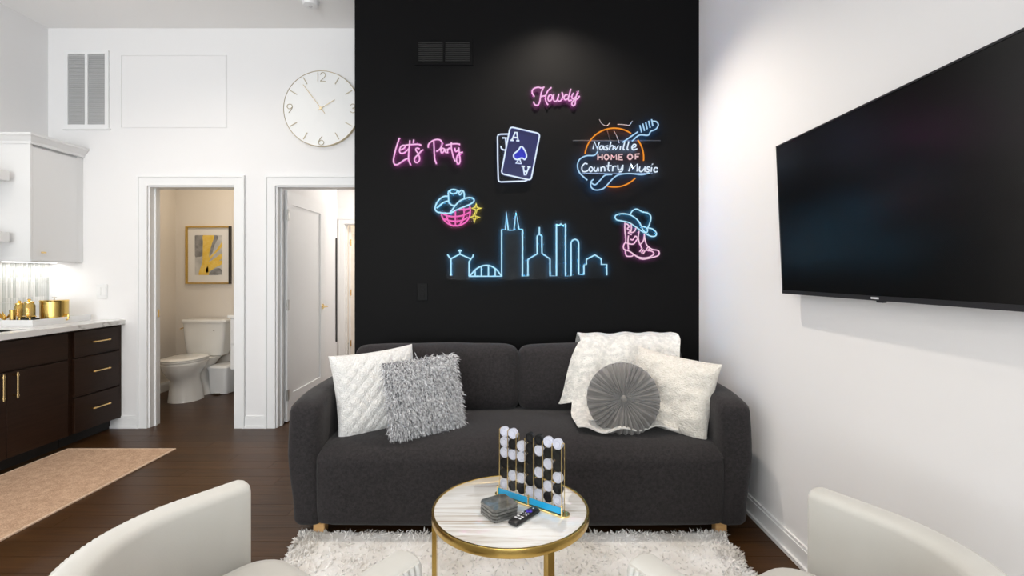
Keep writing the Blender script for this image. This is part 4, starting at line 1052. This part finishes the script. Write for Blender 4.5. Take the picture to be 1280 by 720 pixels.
# framed abstract
PX, PZ = -3.43, 1.50
t = thing('framed_picture', 'gold-framed yellow and grey abstract painting on the bathroom wall', 'picture', (PX, 5.62, PZ))
hw, hh = 0.255, 0.325
bm = bmesh.new()
for q in ((-hw, -hw+.022, -hh, hh), (-hw+.022, hw-.022, hh-.016, hh), (-hw+.022, hw-.022, -hh, -hh+.016)): bx(bm, q[0], q[1], -0.028, 0, q[2], q[3])
fr_ = obj('frame', bm, M['gold'], t); obj('frame_side', BX(hw-.022, hw, -.028, 0, -hh, hh), mat('dark_frame_side', (0.05, 0.045, 0.04), 0.35, 0.7), t, label='dark right side of the frame')  # right side of the frame coloured darker than the other three
obj('mat_board', BX(-hw+.02, hw-.02, -.012, 0, -hh+.015, hh-.015), M['paper'], t)
obj('print', BX(-.155, .155, -.0128, -.012, -.225, .225), mat('pale_grey_print', (.62, .60, .57), .8, var=(9, .3, (.42, .41, .40))), t)
def blot(pts, m, y, name):
    bm = bmesh.new(); P = crom([(a, 0, b) for a, b in pts], True, 5)
    P = [(min(.155, max(-.155, p_.x)), y, min(.225, max(-.225, p_.z))) for p_ in P]
    vs_ = [bm.verts.new(p_) for p_ in P]; bm.faces.new(vs_); bmesh.ops.triangulate(bm, faces=bm.faces[:]); 
    bmesh.ops.solidify(bm, geom=bm.faces[:], thickness=0.001); obj(name, bm, m, t, smooth=0)
blot([(-.155, .22), (-.06, .225), (-.04, .1), (-.06, .0), (-.12, -.02), (-.155, 0)], M['grey_paint'], -.0135, 'grey_stroke')
blot([(.07, .225), (.11, .20), (.07, .12), (.04, .02), (.0, .0), (.03, .13)], M['grey_paint'], -.0135, 'grey_stroke')
blot([(.0, -.225), (.06, -.16), (.13, -.15), (.155, -.2), (.10, -.225)], M['grey_paint'], -.0135, 'grey_stroke')
blot([(-.06, .225), (.06, .225), (.03, .1), (.0, -.06), (.0, -.225), (-.11, -.225), (-.06, -.05), (-.055, .1)], M['yellow_paint'], -.0142, 'yellow_stroke')
blot([(-.02, -.10), (.06, .0), (.155, .10), (.155, .15), (.08, .05), (-.01, -.05)], M['yellow_paint'], -.0148, 'yellow_stroke')
blot([(-.04, -.19), (.05, -.12), (.155, -.03), (.155, .02), (.05, -.05), (-.03, -.11)], M['yellow_paint'], -.0148, 'yellow_stroke')
blot([(-.02, -.20), (.08, -.14), (.155, -.10), (.155, -.06), (.06, -.09), (-.02, -.14)], M['yellow_paint'], -.0152, 'yellow_stroke')
# ------------------------------------------------------------------ neon signs on the accent wall
# each sign is drawn on a flat drawing sheet; 181.5 sheet units are one metre of wall
UM = 181.5
NC = {}
def neon(name, front, glow, sf, sg):
    NC[name] = (emission('neon_'+name, front, sf), emission('neon_glow_'+name, glow, sg*10), emission('neon_edge_'+name, tuple(0.5*a+0.5*b for a, b in zip(front, glow)), 0.8))
neon('pink', (1.0, 0.62, 0.90), (0.85, 0.10, 0.65), 1.05, 5.0)
neon('white', (0.80, 0.90, 1.0), (0.45, 0.65, 1.0), 1.15, 5.0)
neon('cardwhite', (0.80, 0.90, 1.0), (0.30, 0.42, 1.0), 1.15, 0.5)
neon('cyan', (0.58, 0.88, 1.0), (0.05, 0.50, 1.0), 1.05, 6.0)
neon('orange', (1.0, 0.36, 0.04), (1.0, 0.22, 0.01), 1.0, 2.5)
neon('rose', (1.0, 0.72, 0.74), (0.8, 0.3, 0.35), 0.9, 1.2)
neon('hotpink', (1.0, 0.22, 0.62), (0.95, 0.04, 0.40), 1.0, 4.0)
neon('yellow', (0.98, 0.86, 0.20), (0.80, 0.60, 0.02), 0.95, 3.0)
neon('bootpink', (1.0, 0.74, 0.86), (0.75, 0.12, 0.60), 1.0, 3.6)
neon('paleblue', (0.55, 0.80, 1.0), (0.02, 0.35, 0.95), 1.0, 3.5)
def flexes(bm, P, r, y, closed):
    """silicone neon tube: white-hot front, coloured back towards the wall"""
    n = 12; m = len(P); rings = []
    for i, p in enumerate(P):
        a = P[i-1] if (i > 0 or closed) else P[i]; b = P[(i+1) % m] if (i < m-1 or closed) else P[i]
        d = (b-a); d = d.normalized() if d.length > 1e-9 else Vector((1, 0, 0))
        s = Vector((d.z, 0, -d.x))
        rings.append([bm.verts.new(p+s*(math.cos(2*PI*(k+.5)/n)*r)+Vector((0, math.sin(2*PI*(k+.5)/n)*r, 0))) for k in range(n)])
    rr_ = rings+[rings[0]] if closed else rings
    for A, B in zip(rr_, rr_[1:]):
        for k in range(n):
            f = bm.faces.new((A[k], A[(k+1) % n], B[(k+1) % n], B[k])); sn = math.sin(2*PI*(k+1)/n); f.material_index = 1 if sn > 0.4 else (2 if sn > -0.8 else 0)
    if not closed: bm.faces.new(rings[0][::-1]); bm.faces.new(rings[-1])
def sheet(sts, org, sc, c):
    out = []
    for st in sts:
        opt = ''
        if isinstance(st, tuple): opt, st = st
        P = [Vector(((org[0]+a/sc-640)/UM-c[0], 0, 1.3+(341-(org[1]+b/sc))/UM-c[1])) for a, b in st]
        closed = 'c' in opt
        if 's' in opt:
            out.append((P, closed))
        else: out.append((crom(P, closed, 5), closed))
    return out
def backing(parent, allp, R, fill, y0, y1, m, name='backing', label=None):
    """acrylic plate cut to follow the tubes at distance R"""
    pts = [p for P, _ in allp for p in P]
    x0 = min(p.x for p in pts)-R-.01; x1 = max(p.x for p in pts)+R+.01; z0 = min(p.z for p in pts)-R-.01; z1 = max(p.z for p in pts)+R+.01
    cs = 0.007; nx, nz = int((x1-x0)/cs)+1, int((z1-z0)/cs)+1
    segs = [(P[i], P[i+1]) for P, c in allp for i in range(len(P)-1)]
    D = {}
    for a, b in segs:
        lo = (min(a.x, b.x)-R-cs, min(a.z, b.z)-R-cs); hi = (max(a.x, b.x)+R+cs, max(a.z, b.z)+R+cs)
        for i in range(max(0, int((lo[0]-x0)/cs)), min(nx, int((hi[0]-x0)/cs)+1)+1):
            for j in range(max(0, int((lo[1]-z0)/cs)), min(nz, int((hi[1]-z0)/cs)+1)+1):
                px, pz = x0+i*cs, z0+j*cs; dx, dz = b.x-a.x, b.z-a.z; l2 = dx*dx+dz*dz
                t_ = 0 if l2 == 0 else max(0, min(1, ((px-a.x)*dx+(pz-a.z)*dz)/l2))
                d = math.hypot(px-a.x-dx*t_, pz-a.z-dz*t_)
                if d < D.get((i, j), 9): D[i, j] = d
    bm = bmesh.new(); V = {}
    def vert(i, j):
        if (i, j) not in V: V[i, j] = bm.verts.new((x0+i*cs, y0, z0+j*cs))
        return V[i, j]
    for i in range(nx):
        for j in range(nz):
            if all(D.get(q, 9) < R for q in ((i, j), (i+1, j), (i, j+1), (i+1, j+1))):
                bm.faces.new((vert(i, j), vert(i+1, j), vert(i+1, j+1), vert(i, j+1)))
    for _ in range(3):
        new = {}
        for v in bm.verts:
            be = [e for e in v.link_edges if e.is_boundary]
            if len(be) == 2:
                s = sum((e.other_vert(v).co for e in be), Vector())/2; new[v] = v.co.lerp(s, 0.6)
        for v, c in new.items(): v.co = c
    bmesh.ops.solidify(bm, geom=bm.faces[:], thickness=(y1-y0))
    return obj(name, bm, m, parent, label, smooth=30)
def sign(name, label, box, parts, depth=0.022, r=0.0062, R=0.022, back=True, cat='neon sign'):
    c = ((box[0]+box[2])/2/UM-640/UM, 1.3+(341-(box[1]+box[3])/2)/UM)
    t = thing(name, label, cat, (c[0], YK, c[1]))
    allp = []
    for pname, colr, org, sc, sts in parts:
        sp = sheet(sts, org, sc, c); allp += sp
        bm = bmesh.new()
        for P, closed in sp: flexes(bm, [p+Vector((0, -depth, 0)) for p in P], r, 0, closed)
        obj(pname, bm, list(NC[colr]), t, smooth=60)
    if back: backing(t, allp, R, False, -depth+r+0.001, -depth+r+0.004, M['sign_acrylic'], label='clear acrylic backing cut around the tubes')
    bx0, bx1 = box[0]+8, box[2]-8; zz = (box[1]+box[3])/2
    for X in (bx0, bx1):
        # standoff screws behind the backing
        x = X/UM-640/UM-c[0]
        near = min((abs(p.x-x), p.x, p.z) for P, _ in allp for p in P)
        bm = bmesh.new(); cyl(bm, (near[1], 0, near[2]), (near[1], -depth+r*0.2, near[2]), 0.003, n=8); obj('standoff', bm, M['nickel'], t)
    return t, c
# Let's Party
O, K = (480, 160), 11.636
sign('neon_sign', "pink neon script sign reading Let's Party", (490, 170, 582, 210), [
    ('letter', 'pink', O, K, [[(235, 155), (205, 240), (175, 340), (152, 440), (148, 500), (165, 535), (205, 540), (260, 505), (310, 470), (355, 455)]]),
    ('letter', 'pink', O, K, [[(240, 332), (290, 312), (315, 285), (300, 262), (260, 275), (235, 330), (245, 370), (285, 378), (335, 345), (372, 308)]]),
    ('letter', 'pink', O, K, [[(385, 190), (375, 300), (365, 420), (372, 490), (395, 545)], [(262, 275), (340, 258), (430, 250), (500, 248), (550, 260)]]),
    ('apostrophe', 'pink', O, K, [[(440, 180), (434, 228)]]),
    ('letter', 'pink', O, K, [[(580, 325), (545, 350), (505, 395), (465, 435), (450, 470), (465, 505), (495, 510), (522, 480), (524, 435), (500, 375), (474, 340), (472, 312), (498, 303), (520, 315)]]),
    ('letter', 'pink', O, K, [[(730, 205), (735, 300), (738, 380), (745, 460), (768, 530)], [(650, 295), (655, 250), (700, 205), (760, 180), (820, 185), (850, 220), (845, 270), (810, 325), (765, 352)]]),
    ('letter', 'pink', O, K, [[(880, 312), (850, 305), (832, 335), (842, 370), (870, 358), (890, 315), (895, 350), (912, 372)]]),
    ('letter', 'pink', O, K, [[(925, 312), (932, 375)], [(930, 340), (950, 305), (972, 308)]]),
    ('letter', 'pink', O, K, [[(985, 220), (985, 300), (1005, 400), (1020, 450), (1040, 490)], [(900, 262), (980, 245), (1060, 240), (1110, 250)]]),
    ('letter', 'pink', O, K, [[(1036, 300), (1035, 335), (1055, 352), (1080, 330), (1092, 295)], [(1092, 295), (1102, 400), (1110, 490), (1092, 532), (1065, 510), (1060, 450), (1080, 400), (1110, 370), (1150, 365)]]),
], r=0.0055)
# Howdy
O, K = (655, 100), 16
sign('neon_sign', 'pink neon script sign reading Howdy', (664, 109, 725, 134), [
    ('letter', 'pink', O, K, [[(205, 350), (172, 300), (162, 240), (200, 190), (280, 168), (350, 180), (405, 162)], [(380, 185), (345, 270), (325, 370), (310, 460), (270, 520), (215, 510), (185, 450)], [(335, 352), (430, 330)], [(545, 170), (480, 230), (435, 320), (430, 420), (450, 480), (478, 512)]]),
    ('letter', 'pink', O, K, [('c', [(540, 318), (498, 330), (475, 390), (500, 442), (548, 412), (562, 350)])]),
    ('letter', 'pink', O, K, [[(592, 300), (582, 380), (600, 440), (640, 440), (675, 380), (690, 300)], [(682, 340), (670, 410), (695, 445), (740, 420), (770, 350), (765, 290), (748, 265)]]),
    ('letter', 'pink', O, K, [[(868, 322), (830, 312), (792, 370), (815, 415), (865, 395), (892, 330)], [(930, 200), (900, 310), (880, 400), (900, 435), (945, 418)]]),
    ('letter', 'pink', O, K, [[(985, 280), (955, 330), (952, 380), (985, 398), (1035, 350)], [(1080, 240), (1040, 340), (1022, 440), (1012, 510), (975, 532), (950, 500), (965, 450), (1010, 412), (1070, 392), (1102, 340)]]),
], r=0.0055)
# playing cards
O, K = (610, 150), 8
def rrect(pts, rad):
    out = []; n = len(pts)
    for i in range(n):
        p, a, b = Vector(pts[i]), Vector(pts[i-1]), Vector(pts[(i+1) % n])
        u, w = (a-p).normalized()*rad, (b-p).normalized()*rad
        for k in range(6):
            t_ = k/5; out.append(tuple((p+u)*(1-t_)**2+p*2*t_*(1-t_)+(p+w)*t_**2))
    return out
ace = rrect([(222, 76), (518, 145), (428, 608), (132, 542)], 34)
t, c = sign('neon_sign', 'white and blue neon sign of two playing cards, an ace of spades over a jack', (620, 159, 675, 230), [
    ('card_outline', 'cardwhite', O, K, [('cs', ace)]),
    ('card_outline', 'cardwhite', O, K, [('s', [(203, 148), (125, 150), (103, 156), (96, 175), (98, 400), (104, 600), (110, 618), (130, 624), (365, 616), (385, 608), (400, 598)])]),
    ('letter', 'cardwhite', O, K, [('s', [(238, 210), (272, 130), (288, 130), (300, 212)]), [(252, 182), (294, 184)], [(224, 210), (256, 212)], [(282, 214), (314, 216)]]),
    ('letter', 'cardwhite', O, K, [[(142, 186), (190, 188)], [(176, 188), (182, 290), (160, 306), (136, 292), (130, 268)]]),
    ('spade', 'cardwhite', O, K, [('c', [(335, 272), (300, 312), (258, 350), (262, 388), (292, 402), (322, 390), (345, 388), (366, 402), (384, 372), (374, 325)]), ('cs', [(306, 402), (278, 438), (332, 442), (318, 402)])]),
    ('letter', 'cardwhite', O, K, [('s', [(352, 474), (364, 556), (378, 556), (408, 476)]), [(362, 520), (392, 522)], [(334, 468), (368, 472)], [(392, 474), (426, 478)]]),
], r=0.0058, back=False)
def plate(parent, c, O, K, pts, m, y, name, label=None, th=0.003):
    bm = bmesh.new(); vs_ = [bm.verts.new(((O[0]+a/K-640)/UM-c[0], y, 1.3+(341-(O[1]+b/K))/UM-c[1])) for a, b in pts]
    bm.faces.new(vs_); bmesh.ops.triangulate(bm, faces=bm.faces[:]); bmesh.ops.solidify(bm, geom=bm.faces[:], thickness=th)
    return obj(name, bm, m, parent, label, smooth=0)
plate(t, c, O, K, ace, M['card_navy'], -0.014, 'ace_panel', 'navy printed card panel')
sp_ = sheet([('c', [(335, 272), (300, 312), (258, 350), (262, 388), (292, 402), (322, 390), (345, 388), (366, 402), (384, 372), (374, 325)])], O, K, c)[0][0]
bm = bmesh.new(); vs_ = [bm.verts.new((p_.x, -0.0175, p_.z)) for p_ in sp_]; bm.faces.new(vs_); bmesh.ops.triangulate(bm, faces=bm.faces[:]); bmesh.ops.solidify(bm, geom=bm.faces[:], thickness=0.002)
obj('spade_fill', bm, M['card_blue'], t, 'royal blue spade')
plate(t, c, O, K, [(100, 152), (203, 150), (132, 542), (400, 600), (365, 618), (108, 620)], M['sign_acrylic'], -0.010, 'jack_panel')
# Nashville home of country music
O, K = (710, 140), 6.857
def arc(cx_, cy_, r_, a0, a1, n=28): return ('s', [(cx_+r_*math.cos(math.radians(a0+(a1-a0)*k/n)), cy_-r_*math.sin(math.radians(a0+(a1-a0)*k/n))) for k in range(n+1)])
t, c = sign('neon_sign', 'round glass neon sign with a blue guitar reading Nashville Home of Country Music', (720, 150, 822, 241), [
    ('ring', 'orange', O, K, [arc(388, 400, 250, 172, 55), arc(388, 400, 250, 37, -6), arc(388, 400, 250, -44, -104)]),
    ('guitar_outline', 'paleblue', O, K, [[(250, 345), (220, 380), (150, 385), (95, 415), (76, 470), (95, 530), (160, 592)], [(212, 585), (192, 605), (192, 650), (230, 675), (290, 665), (330, 630), (380, 575), (430, 545), (520, 535), (620, 545), (690, 530)], [(192, 615), (228, 630), (270, 590), (310, 550), (370, 543)],
        [(460, 270), (590, 180)], [(540, 260), (600, 210), (675, 210), (698, 178), (742, 158), (762, 122), (745, 95), (708, 90)]]),
    ('tuning_pegs', 'paleblue', O, K, [[(605, 125), (620, 185)], [(630, 112), (645, 172)], [(655, 100), (668, 158)], [(680, 88), (693, 146)], [(705, 75), (716, 132)]]),
    ('word_nashville', 'white', O, K, [('s', [(208, 325), (220, 265), (246, 330), (262, 268)]), [(298, 303), (272, 302), (264, 324), (280, 332), (298, 305), (300, 332)], [(336, 300), (316, 304), (320, 315), (333, 322), (325, 334), (306, 331)], [(360, 265), (346, 332)], [(350, 312), (370, 298), (380, 307), (376, 332)], ('s', [(392, 300), (402, 332), (424, 298)]), [(442, 302), (438, 332)], [(478, 264), (464, 325), (476, 333)], [(512, 264), (498, 325), (510, 333)], [(535, 318), (568, 308), (570, 290), (550, 290), (538, 315), (550, 334), (583, 325)]]),
    ('words_home_of', 'rose', O, K, [[(250, 372), (250, 418)], [(286, 372), (286, 418)], [(250, 395), (286, 395)], ('c', [(322, 372), (303, 395), (322, 418), (342, 395)]), ('s', [(362, 418), (365, 373), (385, 404), (405, 373), (408, 418)]), ('s', [(460, 373), (428, 373), (428, 418), (460, 418)]), [(428, 395), (455, 395)], ('c', [(522, 370), (502, 392), (522, 416), (543, 392)]), ('s', [(602, 368), (568, 370), (568, 414)]), [(568, 392), (595, 391)]]),
    ('word_country', 'white', O, K, [[(162, 455), (138, 450), (114, 480), (120, 516), (150, 518), (172, 502)], ('c', [(190, 478), (174, 500), (190, 520), (206, 498)]), [(220, 480), (218, 508), (236, 516), (250, 485), (254, 516)], [(275, 518), (275, 480)], [(275, 492), (292, 478), (306, 488), (308, 516)], [(342, 436), (336, 500), (350, 514)], [(320, 472), (366, 468)], [(374, 516), (376, 474)], [(376, 490), (388, 474), (406, 474)], [(418, 464), (422, 498), (442, 502), (462, 462)], [(462, 462), (456, 512), (430, 522)]]),
    ('word_music', 'white', O, K, [('s', [(512, 515), (532, 452), (548, 492), (584, 452), (582, 516)]), [(606, 477), (600, 506), (618, 520), (646, 490)], [(650, 476), (648, 518)], [(692, 482), (672, 480), (668, 494), (685, 504), (676, 521), (656, 518)], [(706, 482), (701, 520)], [(712, 452), (714, 458)], [(758, 492), (738, 485), (724, 504), (734, 522), (756, 517)]]),
], r=0.0050, depth=0.035, back=False)
def wires(parent, c, O, K, sts, y, r, m, name):
    bm = bmesh.new()
    for P, cl_ in sheet(sts, O, K, c): tube(bm, [p_+Vector((0, y, 0)) for p_ in P], r, 6, cl_)
    obj(name, bm, m, parent, smooth=60)
wires(t, c, O, K, [[(265, 68), (285, 105), (325, 125), (356, 100)], [(420, 112), (480, 115), (522, 118), (546, 82)], [(390, 168), (415, 215), (435, 272)]], -0.02, 0.0022, M['wire_grey'], 'wire')
wires(t, c, O, K, [[(40, 248), (790, 248)], [(120, 530), (720, 530)], [(330, 150), (360, 250)]], -0.012, 0.004, M['wire'], 'mounting_bar')
# cowboy hat on a disco globe with stars
O, K = (535, 230), 12
star = lambda x, y: ('cs', [(x, y-78), (x+13, y-14), (x+82, y), (x+14, y+14), (x, y+80), (x-14, y+14), (x-72, y), (x-14, y-14)])
sign('neon_sign', 'neon sign of a blue cowboy hat on a pink globe with yellow stars', (544, 235, 603, 284), [
    ('hat', 'cyan', O, K, [[(315, 265), (312, 140), (335, 102), (390, 88), (448, 105), (472, 132), (500, 103), (535, 115), (547, 160), (547, 222)], [(330, 118), (365, 152), (425, 142), (450, 110)], [(456, 135), (482, 168), (510, 140), (520, 108)], [(312, 262), (330, 298), (370, 325), (410, 327)],
        [(300, 190), (240, 195), (175, 240), (128, 310), (114, 380), (140, 420), (200, 437), (335, 442), (420, 400), (540, 350), (645, 303), (692, 262), (680, 225), (620, 210), (540, 232), (480, 262), (420, 322), (370, 390), (335, 438)], [(140, 368), (200, 310), (255, 275), (310, 260)]]),
    ('globe', 'hotpink', O, K, [[(205, 450), (225, 510), (270, 570), (340, 615), (420, 630), (510, 612), (580, 565), (622, 500), (638, 420), (628, 335)], [(415, 410), (415, 630)], [(280, 452), (300, 540), (345, 612)], [(540, 362), (545, 460), (520, 550), (480, 618)], [(232, 458), (330, 490), (430, 492), (540, 472), (632, 425)], [(250, 530), (340, 556), (430, 562), (530, 545), (600, 500)], [(450, 392), (560, 385), (636, 372)]]),
    ('star', 'yellow', O, K, [star(725, 370)]), ('star', 'yellow', O, K, [star(700, 502)]),
], r=0.0056)
# boot with hat
O, K = (760, 255), 9.6
sign('neon_sign', 'neon sign of a pink cowboy boot wearing a blue hat', (767, 260, 824, 327), [
    ('hat', 'cyan', O, K, [('c', [(80, 148), (130, 124), (200, 122), (270, 140), (340, 190), (382, 250), (410, 312), (440, 350), (395, 328), (330, 282), (240, 225), (150, 205), (95, 192)]), [(260, 125), (290, 82), (340, 65), (400, 98), (460, 110), (500, 142), (504, 190), (486, 250), (466, 292)], [(405, 275), (440, 280), (466, 310), (458, 342), (440, 348)], [(470, 290), (530, 305), (570, 350), (560, 385), (510, 390), (448, 362)]]),
    ('boot', 'bootpink', O, K, [[(195, 225), (195, 320), (205, 400), (203, 460), (185, 485), (178, 530), (200, 560), (207, 610), (228, 628), (285, 625), (292, 592)], [(195, 548), (260, 575), (330, 628), (400, 662), (480, 652), (590, 620), (604, 580), (580, 556), (520, 545), (470, 510), (445, 470), (430, 400), (428, 360)], [(290, 600), (350, 634), (420, 648), (490, 636), (540, 602), (520, 570), (450, 555)], [(238, 380), (232, 460), (238, 545)], [(215, 470), (290, 484), (325, 450), (352, 410)], [(365, 325), (355, 400), (368, 470), (402, 540)], [(372, 488), (398, 470), (420, 430), (424, 395)]]),
    ('stitching', 'bootpink', O, K, [[(370, 575), (396, 540)], [(392, 590), (420, 548)], [(410, 602), (436, 560)], [(215, 238), (246, 270), (224, 300), (262, 322), (236, 350), (276, 372)], [(270, 238), (272, 300), (268, 345), (310, 330), (328, 288)], [(262, 425), (290, 432), (318, 390), (342, 402)], [(470, 520), (450, 548)], [(495, 528), (476, 552)]]),
], r=0.0048)
# skyline
A_, KA, B_, KB = (550, 255), 7.2, (655, 265), 8
def bpt(l): return [((x/KB+B_[0]-A_[0])*KA, (y/KB+B_[1]-A_[1])*KA) for x, y in l]
base_y = 650
sky = [(262, base_y), (555, base_y), (555, 232), (590, 232), (597, 76), (615, 238), (665, 238), (684, 76), (710, 228), (742, 228), (742, base_y)] + bpt([(38, 638), (38, 475), (130, 420), (130, 240), (152, 225), (176, 240), (178, 415), (258, 470), (258, 638), (322, 638), (322, 122), (345, 140), (365, 120), (385, 140), (412, 120), (412, 638), (467, 638), (467, 310), (480, 285), (508, 274), (535, 288), (543, 315), (543, 625), (595, 625), (595, 530), (620, 525), (620, 475), (705, 430), (768, 470), (768, 525), (822, 525), (822, 632)])
t, c = sign('neon_sign', 'wide cyan neon sign of a city skyline with a pagoda gate and a bridge', (558, 264, 760, 348), [
    ('skyline', 'cyan', A_, KA, [('s', sky), ('s', bpt([(152, 155), (152, 225)]))]),
    ('bridge', 'cyan', A_, KA, [[(270, 648), (320, 592), (370, 562), (420, 552), (465, 562), (510, 592), (552, 646)], [(318, 598), (318, 648)], [(374, 565), (374, 648)], [(437, 556), (437, 648)], [(497, 585), (497, 648)]]),
    ('pagoda', 'cyan', A_, KA, [('s', [(102, 642), (102, 498), (88, 480), (70, 455)]), ('s', [(84, 478), (100, 494), (180, 452), (278, 494), (298, 474), (302, 455)]), ('s', [(264, 648), (264, 520), (284, 492)]), [(182, 410), (182, 452)], [(165, 424), (182, 418), (199, 424)]]),
], r=0.0056, back=False)
x0, x1 = (559-640)/UM-c[0], (760-640)/UM-c[0]; zb_ = 1.3+(341-348.5)/UM-c[1]
oc = [(78, 660), (78, 440), (180, 395), (320, 440), (330, 540), (420, 520), (535, 560), (535, 70), (600, 50), (690, 50), (765, 70), (765, 440)] + bpt([(110, 380), (110, 140), (195, 140), (200, 380), (300, 430), (300, 95), (432, 95), (440, 250), (565, 250), (580, 480), (700, 405), (845, 480), (845, 655)]) + [(765, 665)]
backing(t, sheet([('s', sky), ('s', bpt([(152, 155), (152, 225)])), ('s', [(78, 655), (262, 655)]), ('s', [(100, 600), (262, 600)]), ('s', [(100, 540), (262, 540)]), ('s', [(100, 500), (282, 500)]), ('s', [(270, 648), (320, 592), (420, 552), (510, 592), (552, 646)]), ('s', [(590, 300), (700, 300)])]+[('s', [(600, 260+30*k), (700, 260+30*k)]) for k in range(14)]+[('s', bpt([(80, 470+28*k), (220, 470+28*k)])) for k in range(7)]+[('s', bpt([(640, 500+28*k), (790, 500+28*k)])) for k in range(6)]+[('s', bpt([(367, 150), (367, 640)])), ('s', bpt([(505, 300), (505, 620)]))], A_, KA, c), 0.026, False, -0.0145, -0.0115, M['sign_acrylic'], label='clear glossy acrylic backing plate')
